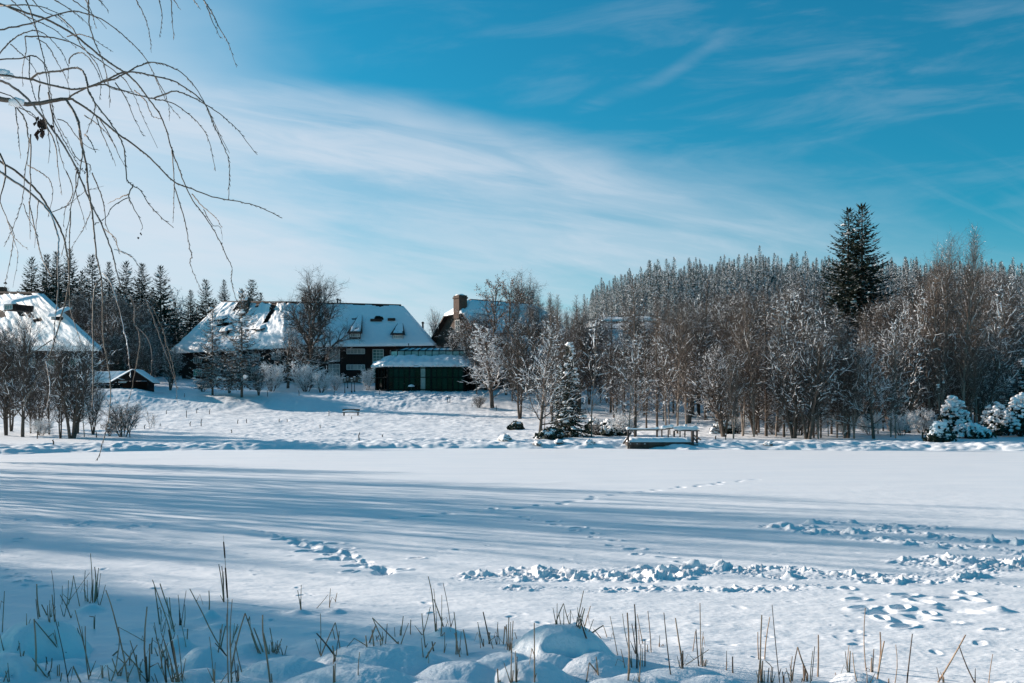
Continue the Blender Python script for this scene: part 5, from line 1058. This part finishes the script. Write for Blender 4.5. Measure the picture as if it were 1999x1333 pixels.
# ------------------------------------------------------------------ reeds at the near edge
z7 = lambda x, y: (x*.35, 1040+y*.35); z8 = lambda x, y: (680+x*.33, 1120+y*.33); z9 = lambda x, y: (1300+x*.35, 1120+y*.35)
T7 = """25 325 12 560;205 285 225 470;200 370 215 480;232 400 262 460;287 210 298 440;290 345 305 500;190 480 196 775;278 375 285 470;265 405 280 500;298 440 378 835;190 485 320 640;325 495 327 525
410 238 378 400;410 238 445 410;382 265 372 415;348 295 345 400;500 222 385 380;335 345 390 475;335 400 352 465
505 115 512 380;475 210 478 380;528 190 530 380;550 195 530 385;562 225 545 360;487 262 490 385;588 290 553 410;520 260 517 390;535 240 525 390;545 250 540 370;512 300 505 392
590 320 640 480 708 835;498 465 525 468 528 540;418 430 505 800;475 520 500 820;430 530 460 600
850 262 900 400 960 620;892 283 945 440 970 560;862 300 890 510;900 430 900 560;945 360 970 540;993 345 997 520;1038 322 1010 520;1010 500 1040 665;1047 535 1042 650;820 412 828 835;960 600 1000 835;860 500 875 610;900 560 980 835;850 585 850 680;990 570 1012 830;920 690 930 835
930 360 965 545;1000 430 1005 520;1030 400 1020 530;870 585 905 700;915 600 935 760;940 540 990 790;895 620 960 835;862 640 885 690;905 650 900 760;880 600 925 830;950 700 965 835;835 620 830 835;815 690 820 835;970 640 985 835;925 500 895 640;845 800 862 835;862 785 880 835
660 525 815 612;660 525 655 690 612 830;680 650 790 780;570 740 572 810;570 740 630 685;720 690 722 740;765 625 650 790;725 600 780 830;650 690 700 740;625 700 660 800;760 680 762 740
1058 312 1130 450 1270 690;1165 322 1162 455;1220 175 1245 385;1237 185 1248 388;1248 215 1248 388
1270 370 1275 835;1295 370 1298 830;1265 450 1268 560;1367 448 1290 780;1367 448 1435 640 1460 695;1240 510 1215 665;1258 520 1232 640;1330 520 1310 570;1310 600 1350 775;1200 615 1275 700;1415 530 1475 690;1413 655 1413 680;1465 458 1480 640 1505 835;1505 530 1525 680;1168 580 1190 830;1330 740 1328 830;1270 780 1210 860;1325 510 1285 640;1283 520 1290 835;1305 690 1320 835;1190 760 1195 835;1512 785 1515 835;1400 560 1450 695;1470 560 1500 690
1572 590 1530 680;1550 600 1530 670;1565 620 1545 680;1600 630 1600 650;1515 610 1520 680;1565 640 1575 683;1680 290 1682 450;1660 320 1678 450;1843 310 1838 415;1880 335 1872 390;1830 345 1765 420
1787 450 1785 690;1870 500 1790 690;1870 500 1895 645;1765 560 1865 690;1855 535 1880 640;1892 550 1885 640;1860 740 1860 837;1870 730 1870 837;1855 630 1862 720;110 615 90 670;135 660 128 685;170 480 160 505;285 755 270 800;320 740 322 800;345 780 335 830;275 770 265 790;330 735 330 800;255 690 268 735;290 700 280 760;5 600 20 660;30 770 50 835;45 765 20 835;180 700 262 810;410 750 450 835"""
T8 = """67 462 62 605;142 260 200 395;142 260 295 415;140 330 150 430;103 365 110 435;230 295 220 415;163 365 172 400;190 385 190 425;273 315 275 370;325 250 312 360;370 270 368 355;312 310 305 360;295 400 296 418;160 310 125 410
472 15 495 120 520 370;490 90 515 365;505 88 520 350;560 52 605 335;553 125 545 385;505 150 568 340;485 195 440 360;435 235 457 435;555 255 545 380;515 405 460 498;570 345 562 475;625 225 632 480;630 350 660 495;640 345 650 480;680 330 702 480;495 400 508 465;668 340 655 480
765 285 780 440;765 285 800 430;797 225 835 415;830 345 858 445;885 285 882 420;882 300 895 415;925 310 915 420;935 300 940 455;950 255 955 460;975 278 967 470;985 345 998 390;960 285 955 460;800 385 802 430;838 345 832 415
988 458 990 645;967 470 967 645;882 562 887 645;1100 290 1102 645;998 490 998 645;975 570 970 645;897 630 898 645
1235 175 1232 300;1273 175 1228 300;1273 175 1308 298;1275 270 1275 300;1245 230 1255 300;1392 100 1350 310;1388 195 1355 315;1398 205 1372 325;1433 190 1400 310;1450 270 1422 345;1363 238 1412 388;1508 305 1445 350;1508 305 1530 380;1450 325 1500 390
1548 250 1592 485;1650 230 1652 635;1622 235 1660 450 1675 555;1612 445 1635 555;1693 180 1705 560;1677 295 1700 480;1710 240 1745 420;1772 220 1790 470;1755 390 1755 550;1730 415 1725 550;1840 410 1840 440;1867 230 1908 600;1935 262 1975 520;1977 455 1980 560;1425 525 1475 585;1425 525 1408 645;1465 490 1475 600;1730 480 1725 645;1718 330 1722 420;1665 500 1675 555;1740 440 1740 550;1770 420 1765 470"""
T9 = """168 310 185 515;190 162 195 510;208 325 205 500;240 422 105 510;225 478 215 515;165 320 148 440;95 430 95 530;372 462 374 555;85 490 88 530;212 480 205 515;340 490 338 540
535 230 532 600;513 325 520 480;580 240 555 480;592 172 635 609;525 485 515 609;540 485 538 609;555 485 590 520 590 609;575 525 572 609;650 545 653 609;530 500 526 609;548 540 545 609;597 520 592 609
705 460 703 609;735 408 708 600;735 408 790 560 790 600;765 500 770 590;830 405 812 600;850 340 846 575;820 430 808 609;775 515 772 600;945 550 945 570;1022 395 1018 548;1042 440 1072 609;1112 190 1122 545;1195 325 1185 520;1218 375 1180 590;1160 420 1155 548;1148 468 1146 548;1120 545 1120 609;1028 430 1022 548
1282 395 1270 609;1375 335 1345 609;1672 340 1515 609;1635 400 1728 609;1545 548 1545 609;1823 448 1803 609;1243 585 1245 609;1550 575 1552 609"""
stalks = []
for T_, f in ((T7, z7), (T8, z8), (T9, z9)):
    for s_ in T_.replace('\n', ';').split(';'):
        a = list(map(float, s_.split())); stalks.append([f(a[i], a[i+1]) for i in range(0, len(a), 2)])
THICK = {(592, 172), (1867, 230), (820, 412), (1295, 370), (1672, 340), (1363, 238), (988, 458), (1392, 100)}
nr = np.random.RandomState(4); items = []
for P in stalks:
    bx_, by_ = P[-1]; h = hit(bx_, min(by_, 1345)); Y = h.y; pts = []
    n = len(P); drift = nr.normal(0, .02)
    for k, (px, py) in enumerate(P): pts.append(PW(px, py, Y+drift*(n-1-k)/max(1, n-1)))
    pts = pts[::-1]                              # base first
    d = pts[0]-pts[1]; d /= np.linalg.norm(d); pts[0] = pts[0]+d*.08
    Q = []
    for a, c in zip(pts[:-1], pts[1:]):
        L_ = np.linalg.norm(c-a); m = 4; side = nr.normal(0, .006*L_*3, 3)
        for k in range(m): t = k/m; Q.append(a*(1-t)+c*t+side*math.sin(t*math.pi))
    Q.append(pts[-1]); items.append((np.array(Q), Y))
items.sort(key=lambda t: t[0][0][0]/t[1])
clumps = []
for it in items:
    for c in clumps[-6:]:
        if any(abs(o[0][0][0]-it[0][0][0]) < .13 and abs(o[1]-it[1]) < .35 for o in c): c.append(it); break
    else: clumps.append([it])
NUM = 'zero one two three four five six seven eight nine ten eleven twelve thirteen fourteen fifteen sixteen seventeen eighteen nineteen twenty'.split()
for i, c in enumerate(clumps):
    b0 = c[0][0][0]; one = len(c) == 1
    def stalk_mesh(Q):
        m = MB(); r = nr.choice([.0045, .0055, .0066, .0085]); n = len(Q); m.tube(Q, r*np.linspace(1.15, .72, n), 5, cap=True)
        if nr.rand() < .22: k_ = nr.randint(1, n-1); b_ = Q[k_]; dl = nr.normal(0, 1, 3)*np.array((.09, .05, .03)); m.tube([b_, b_+dl*.5+np.array((0, 0, .05)), b_+dl-np.array((0, 0, .05+.08*nr.rand()))], [r*.8, r*.6, .002], 3)
        if nr.rand() < .35: m.tube([Q[0]*.3+Q[1]*.7, Q[0]+nr.normal(0, .03, 3)+np.array((0, 0, .16+.1*nr.rand()))], [.007, .003], 3)
        return m
    cnt_ = NUM[min(20, len(c))] if len(c) <= 20 else 'over twenty'
    hh = max(q[0][-1][2] for q in c); tall = 'tall' if hh > .75 else ('short' if hh < .4 else 'knee-high')
    lab = ('%s single dry reed stalk, %s reed from the left along the near shore' % (tall, ORD[i])) if one else ('%s clump of %s dry broken reeds, %s reed tuft from the left' % (tall, cnt_, ORD[i]))
    if one:
        o = link('reed_stalk', stalk_mesh(c[0][0]).mesh('reed_stalk', M['reed'], b0), loc=b0); tag(o, lab, 'reed', 'dry reeds along the near shore')
    else:
        ro = empty('reed_clump', b0); tag(ro, lab, 'reeds', 'dry reeds along the near shore')
        for q, Y in c: part('stalk', stalk_mesh(q), M['reed'] if nr.rand() < .8 else M['reeddark'], ro, b0)
# cattail with its two dark heads
hb = hit(440, 1176); Yc_ = hb.y; cp = lambda x, y: PW(*z7(x, y), Yc_)
ro = empty('cattail', cp(1268, 388)); of = ro.location.copy(); tag(ro, 'tall cattail standing alone with two slender black heads', 'cattail')
c = MB(); c.tube([cp(1274, 400)-np.array((0, 0, .05)), cp(1270, 370), cp(1262, 260), cp(1256, 165), cp(1250, 90), cp(1246, 15)], [.005, .005, .005, .004, .003, .0015], 5); part('stem', c, M['reed'], ro, of)
for (a, d, r) in (((1269, 366), (1257, 190), .0125), ((1255, 142), (1247, 48), .0105)):
    c = MB(); a, d = cp(*a), cp(*d); c.tube([a, a*.97+d*.03, a*.6+d*.4, a*.05+d*.95, d], [.003, r*.8, r, r*.8, .003], 8, cap=True); part('seed_head', c, M['cattail'], ro, of)
# dry grass inside the two open hollows
for (px, py, Y, w, lb) in ((1100, 1287, 10.05, .20, 'dark dead grass showing in the hollow of the big snow mound'), (92, 1268, 10.4, .17, 'dark dead grass in the hollow of the left snow mound'), (8, 1322, 9.3, .15, 'dark dead grass under the mound in the lower left corner')):
    P0 = PW(px, py, Y); c = MB()
    for k in range(120):
        a = np.array((nr.uniform(-w, w), nr.uniform(-.02, .10), nr.uniform(-.09, .01))); d = nr.normal(0, 1, 3)*np.array((.07, .03, .035)); c.tube([P0+a, P0+a+d*.5+nr.normal(0, .008, 3), P0+a+d], [.005, .004, .002], 3)
    o = link('dead_grass_tuft', c.mesh('dead_grass_tuft', M['reeddark'], P0), loc=P0); tag(o, lb, 'grass tuft')
# ------------------------------------------------------------------ the willow over the viewer's left
za = lambda x, y: (x*.375, y*.375)
A = """0 155 150 125 300 75 390 58 480 80 560 120 650 190 730 270 780 340 820 430 870 530 940 615
0 20 120 60 240 100 360 165 450 230 520 290 600 345 660 385 710 430 770 510 830 590 870 690 895 780 940 900 990 1020 1060 1120 1120 1210 1180 1333 1206 1390 1205 1470 1230 1560
0 515 60 525 140 542 220 535 340 515 400 530 500 600 600 685 700 755 800 840 900 940 1000 985 1130 1030 1250 1050 1370 1085 1470 1135
340 515 380 570 410 640 420 730 450 860 460 980 480 1100 490 1200 503 1333 531 1470 536 1738 557 1874 575 2010 568 2173 538 2290 506 2397
0 420 80 460 160 530 230 620 300 710 370 820 420 930 470 1050 520 1150 560 1250 590 1333 629 1495 675 1533 699 1595 701 1685 720 1722 728 1792
0 840 80 890 160 960 220 1030 280 1130 330 1230 350 1333 360 1378 355 1496 315 1667 280 1784 250 1875 179 2000 107 2128 53 2190
0 895 100 960 200 1040 260 1110 300 1220 305 1280 301 1378 299 1560 288 1650 280 1773
523 1450 491 1515 483 1738 485 2010 477 2128
531 1416 576 1470 613 1587 648 1723 667 1829 680 1965
722 1722 728 1795 701 1946 667 2100 587 2261
595 1298 667 1322 720 1381 757 1470 792 1541
368 1100 360 1300 365 1587 395 1704 432 1813
150 1050 184 1200 216 1333 240 1389 270 1442
40 1150 72 1227 53 1344 32 1450 27 1507
72 1250 93 1333 67 1496
1060 0 1100 60 1140 140 1185 220 1232 350
1075 30 1110 120 1150 200
710 0 750 80 780 180 788 275
828 0 845 90 830 195
890 0 895 100 907 200
905 0 942 52
1008 0 1045 50
515 0 566 58
0 275 60 210 130 170 200 160 260 200 320 270 355 350 350 420
0 310 100 305 160 290 210 310 250 370 260 450 270 530 290 620 350 730 380 790
0 390 150 410 260 440 400 465 520 430 620 385 700 375 800 395 900 420 1000 480 1070 545 1100 620 1150 730 1190 830 1195 950 1188 1040
540 430 620 400 720 345 790 325 870 340 960 390 1020 460 1080 560 1130 670 1195 798
345 515 430 465 530 440 600 460 700 490 800 515 880 530 960 575 1040 650 1090 740 1122 890
800 512 860 488 920 475 1000 505 1080 550 1160 605 1240 680 1340 805
130 190 200 190 300 200 400 235 470 280 540 330 620 390 660 430 700 500 740 600 820 770
135 0 160 60 190 160 220 270 240 380 260 500 280 600
160 410 210 380 300 370 390 352 430 370 455 430 460 470 500 540 560 620 620 710 650 800 660 930 690 965 730 990 780 1070 850 1140 903 1185
690 965 670 1020 700 1090 740 1170 735 1200
670 1010 620 1030 560 1060
665 1030 590 1070 550 1130 490 1170
895 780 905 900 905 1050 900 1160
905 960 940 1070 970 1180 985 1280 1000 1333 989 1360 1016 1440 1058 1530
1000 1010 1050 1070 1110 1120 1157 1185
1060 1090 1105 1170 1145 1180 1157 1250
360 330 370 295 420 272 470 310 510 380 525 430 520 520
285 0 350 40 420 90 480 150
380 0 450 50 510 100 555 150
445 0 475 60 505 150
500 600 530 690 570 780 603 865
520 620 580 720 620 810 655 870
470 480 495 560 470 640 440 710
145 860 200 890 260 940 275 1020 250 1130
80 550 130 620 145 700 150 760 130 900 115 1050 70 1180 20 1285
120 1060 150 1140 190 1220 210 1330
265 1105 350 1070 440 1000 540 968
470 1100 430 1200 350 1320
0 1050 40 1150 70 1230 145 1300
80 560 90 640 100 750 108 825
155 290 155 400 180 500 190 525
130 190 135 270 115 370 120 450
340 515 370 560 400 620 420 700 430 790 400 960 370 1080 340 1250 320 1333
240 650 290 760 300 860 322 1015
260 540 290 700 330 860 350 900
480 900 510 970 540 1060 555 1180 600 1250 620 1320
540 1190 600 1240 620 1300 690 1340
300 620 350 640 390 700 450 760 517 782
0 480 70 510 150 590 240 640
100 560 180 600 210 680
460 0 470 150 540 330 570 470 570 560
350 190 420 180 480 200 540 240 590 270
300 75 380 150 420 230 500 330 560 450 700 480
30 30 150 90 260 140 340 200 400 250
190 200 250 240 300 330 350 420 365 520
0 30 90 25 210 35 330 80
60 0 120 60 210 180
170 0 230 60 300 90 370 150
250 480 280 620 340 740 390 830 440 900
440 600 500 640 560 700 600 770
700 470 760 530 790 600 840 620
600 430 660 520 700 620 750 710
800 390 850 470 880 560 882 630
210 440 200 520 240 640 260 760 250 850
55 230 100 270 160 330 210 420
380 790 410 830 470 860 465 910
350 900 380 1000 340 1090 330 1180
400 870 395 990 420 1080 450 1195
200 1040 190 1160 180 1290
160 700 160 900 155 1100 157 1245
440 700 470 730 498 795
700 1450 760 1560 800 1660 830 1750 870 1850 910 1980 925 2100
800 1610 850 1720 870 1800 900 1900 925 2030
710 1700 770 1760 790 1850 785 1960
270 1770 180 1830 90 1880 30 1960 10 2050
240 1880 260 2000 250 2100 230 2200"""
LEAN = 0
wro = empty('willow_tree', (-5.6, 6.2, gz(-5.6, 6.2))); wof = np.array(wro.location); tag(wro, 'leafless weeping willow whose thin branches hang in from the upper left', 'willow')
wg = np.random.RandomState(8)
def smooth_curve(P, m=4):
    P = np.array(P, float); out = []; n = len(P)
    for i in range(n-1):
        p0 = P[max(0, i-1)]; p1 = P[i]; p2 = P[i+1]; p3 = P[min(n-1, i+2)]
        for k in range(m): t = k/m; out.append(.5*((2*p1)+(-p0+p2)*t+(2*p0-5*p1+4*p2-p3)*t*t+(-p0+3*p1-3*p2+p3)*t**3))
    out.append(P[-1]); return np.array(out)
hub = np.array((-5.6, 6.2, 4.4)); tops_ = np.array((-5.2, 6.0, 6.2))
limbs = []
main_px = 5.2
drawn = []
for li, line in enumerate(A.split('\n')):
    a = list(map(float, line.split())); pz = [za(a[i], a[i+1]) for i in range(0, len(a), 2)]; n = len(pz)
    # start depth: join an already drawn branch when the start lies on it
    x0_, y0_ = pz[0]; Y0 = None; edge = x0_ <= 1 or y0_ <= 1
    if not edge:
        best = 30
        for (px_, Yd) in drawn:
            dd = np.hypot(px_[:, 0]-x0_, px_[:, 1]-y0_); k = dd.argmin()
            if dd[k] < best: best = dd[k]; Y0 = Yd[k]
    if Y0 is None: Y0 = 5.2+wg.uniform(-.6, .9)
    dY = wg.uniform(-.7, .5)
    W3 = [PW(px, py, Y0+dY*(k/max(1, n-1))) for k, (px, py) in enumerate(pz)]
    C3 = smooth_curve(W3, 5)
    k = len(C3); C3[1:-1] += wg.normal(0, .0012, (k-2, 3)) if k > 2 else 0
    pxs = np.stack([C3[:, 0]/C3[:, 1]*F+CX, HY-(C3[:, 2]-HC)/C3[:, 1]*F], 1); drawn.append((pxs, C3[:, 1]))
    Ltot = np.linalg.norm(np.diff(C3, axis=0), axis=1).sum(); thick = li in (2, 4, 5, 6)
    r0 = .0105 if li == 2 else (.0066 if (thick or li in (1, 3, 7)) else min(.0058, .0026+.0018*Ltot)); rr = r0*np.linspace(1, .28, k)
    if pz[0][1] > 380: rr = rr*.75
    if li == 2: rr = np.interp(np.linspace(0, 1, k), [0, .25, .3, 1], [.0135, .010, .006, .002])
    if edge:                                   # carry the branch on to the trunk out of view
        s0 = C3[0]; tgt = hub if x0_ <= 1 and y0_ > 250 else tops_; dirn = C3[0]-C3[1]; dirn /= np.linalg.norm(dirn)
        if y0_ <= 1 and x0_ > 1: tgt = tops_+np.array((wg.uniform(-.2, .6), wg.uniform(-.5, .5), wg.uniform(.2, 1.2)))
        mid = s0+dirn*.5+np.array((0, 0, .15)); ext = smooth_curve([tgt, tgt*.45+mid*.55+np.array((0, 0, .35)), mid, s0], 6)
        C3 = np.concatenate([ext[:-1], C3]); rr = np.concatenate([np.linspace(max(.018, r0*1.8), rr[0], len(ext)-1), rr])
    c = MB(); c.tube(C3, rr, 6 if thick else 5)
    for k in range(2, len(C3)-1):              # buds and short spurs give the twigs their knotted outline
        if wg.rand() < .55:
            t = C3[k+1]-C3[k]; t /= np.linalg.norm(t)+1e-9; s_ = np.cross(t, (0, 1, 0))*(1 if wg.rand() < .5 else -1); c.tube([C3[k], C3[k]+t*.018+s_*.007], [max(.0022, rr[k]*.8), .001], 3)
    part('branch', c, M['willow'] if (pz[-1][1] < 560 or li % 2) else M['frostwillow'], wro, wof, True)
# extra outer limbs, trunk
c = MB(); c.tube(smooth_curve([(-5.7, 6.3, wof[2]-.3), (-5.75, 6.3, 1.8), (-5.55, 6.2, 3.2), hub, (-5.3, 6.1, 5.4), tops_, (-4.9, 5.9, 7.6)], 4), np.linspace(.26, .07, 25), 12); 
for k in range(9): c.tube(smooth_curve([hub+np.array((0, 0, .2*k-.3)), hub+np.array((wg.uniform(-1.5, .3), wg.uniform(-1, 1.5), .9+.25*k)), hub+np.array((wg.uniform(-3, .4), wg.uniform(-2, 2.5), .8+.25*k))], 4), np.linspace(.06, .015, 9), 6)
part('trunk', c, M['bark'], wro, wof, True)
# snow lodged in two forks, a rag of dead leaves and a few curled leaves
for px, py, w in ((4, 143, 1.0), (33, 200, 1.0), (15, 148, .8)):
    c = MB(); c.blob(PW(px, py, 5.3), .032*w, lump=.2, sq=(1.35, .8, .75)); c.blob(PW(px+6, py-2, 5.3), .022*w, lump=.2); part('snow_lump', c, M['csnow'], wro, wof, True)
def leafrag(px, py, Y, n, s):
    c = MB(); P0 = PW(px, py, Y)
    for k in range(n):
        ct = P0+np.array((wg.normal(0, s*.22), wg.normal(0, s*.2), wg.uniform(-s*1.0, s*.6))); a = wg.uniform(0, 6.28); ex = np.array((math.cos(a), math.sin(a), wg.uniform(-.4, .4)))*s*.28; ez_ = np.array((wg.uniform(-.5, .5), wg.uniform(-.5, .5), -1.))*s*.5; cu = np.cross(ex, ez_)/(s*.3)*.35
        g = [ct, ct+ez_*.5-ex*.6+cu, ct+ez_, ct+ez_*.5+ex*.6+cu, ct+ez_*.5+cu*-.5]; c.add(g, None, [(0, 1, 4), (1, 2, 4), (2, 3, 4), (3, 0, 4)])
    part('dead_leaf', c, M['leaf'], wro, wof)
leafrag(80, 240, 5.2, 26, .06); leafrag(167, 330, 5.1, 9, .022); leafrag(152, 328, 5.1, 8, .02); leafrag(272, 454, 5.2, 4, .025); leafrag(433, 474, 5.0, 4, .02); leafrag(86, 778, 5.0, 6, .022); leafrag(11, 553, 5.0, 5, .02)
for k, o in PROTO.items():
    if not used_proto.get(k):
        for c in list(o.children): bpy.data.objects.remove(c)
        bpy.data.objects.remove(o)

# ------------------------------------------------------------------ each tree of a rank gets its own description
KW = dict(bare_tree='bare tree', snowy_tree='snow-lined tree', broad_tree='round-crowned bare tree', birch_tree='slender birch', larch_tree='brown larch', thin_tree='thin young tree', oak_tree='brown-leaved tree',
          spruce_tree='dark fir', snowy_shrub='frosted shrub', bare_shrub='leafless shrub', snowy_spruce='low dark conifer')
ZN = [(1150, 'left of straight thin tree'), (1230, 'between snowy spruce and jetty'), (1370, 'behind the jetty'), (1500, 'just right of jetty'), (1630, 'between jetty and twin spruces'), (1720, 'under the twin spruces'), (1800, 'right of twin spruces'), (1925, 'below the tall birches'), (3000, 'near right frame edge')]
RK = {'leafless trees deep in the wood': 'deep in the wood', 'leafless trees in the middle of the wood': 'in the middle wood', 'leafless trees along the wood edge': 'on the wood edge', 'leafless trees behind the snowy spruce': 'inland of the centre shore',
      'dark firs behind the left houses': 'in the row behind the two left houses', 'leafless trees between the left houses': 'in the thicket beside the left house', 'undergrowth shrubs along the wood edge': 'under the wood', 'tall birches at the right': 'towering over the right of the wood', 'dark conifers at the right edge': 'behind the snow-heaped bushes',
      'snow-capped rocks on the far shore': 'on the far shore', 'trees filling the left bank thicket': 'in the left shore thicket'}
bk = {}
for o in list(C.scene.objects):
    if o.parent is None and o.get('group') in RK:
        px = CX+o.location.x/o.location.y*F; kw = KW.get(o.name.split('.')[0], 'tree'); g = o['group']
        if o.name.startswith('shore_rock'): kw = 'snow-capped rock'
        z = next(t for m_, t in ZN if px < m_) if 'wood' in g else ''
        bk.setdefault((g, kw, z), []).append((px, o))
for (g, kw, z), L_ in bk.items():
    L_.sort(key=lambda t: t[0])
    for i, (px, o) in enumerate(L_):
        w = ('%s %s %s, %s' % (ORD[i] if len(L_) > 1 else 'only', kw, RK[g], z or 'counted from the left')) if len(L_) > 1 and z else ('%s %s from the left %s' % (ORD[i], kw, RK[g]) if len(L_) > 1 else '%s %s, %s' % (kw, RK[g], z or 'standing alone'))
        if len(L_) > 1 and z: w = '%s %s from the left %s, %s' % (ORD[i], kw, RK[g], z)
        o['label'] = w
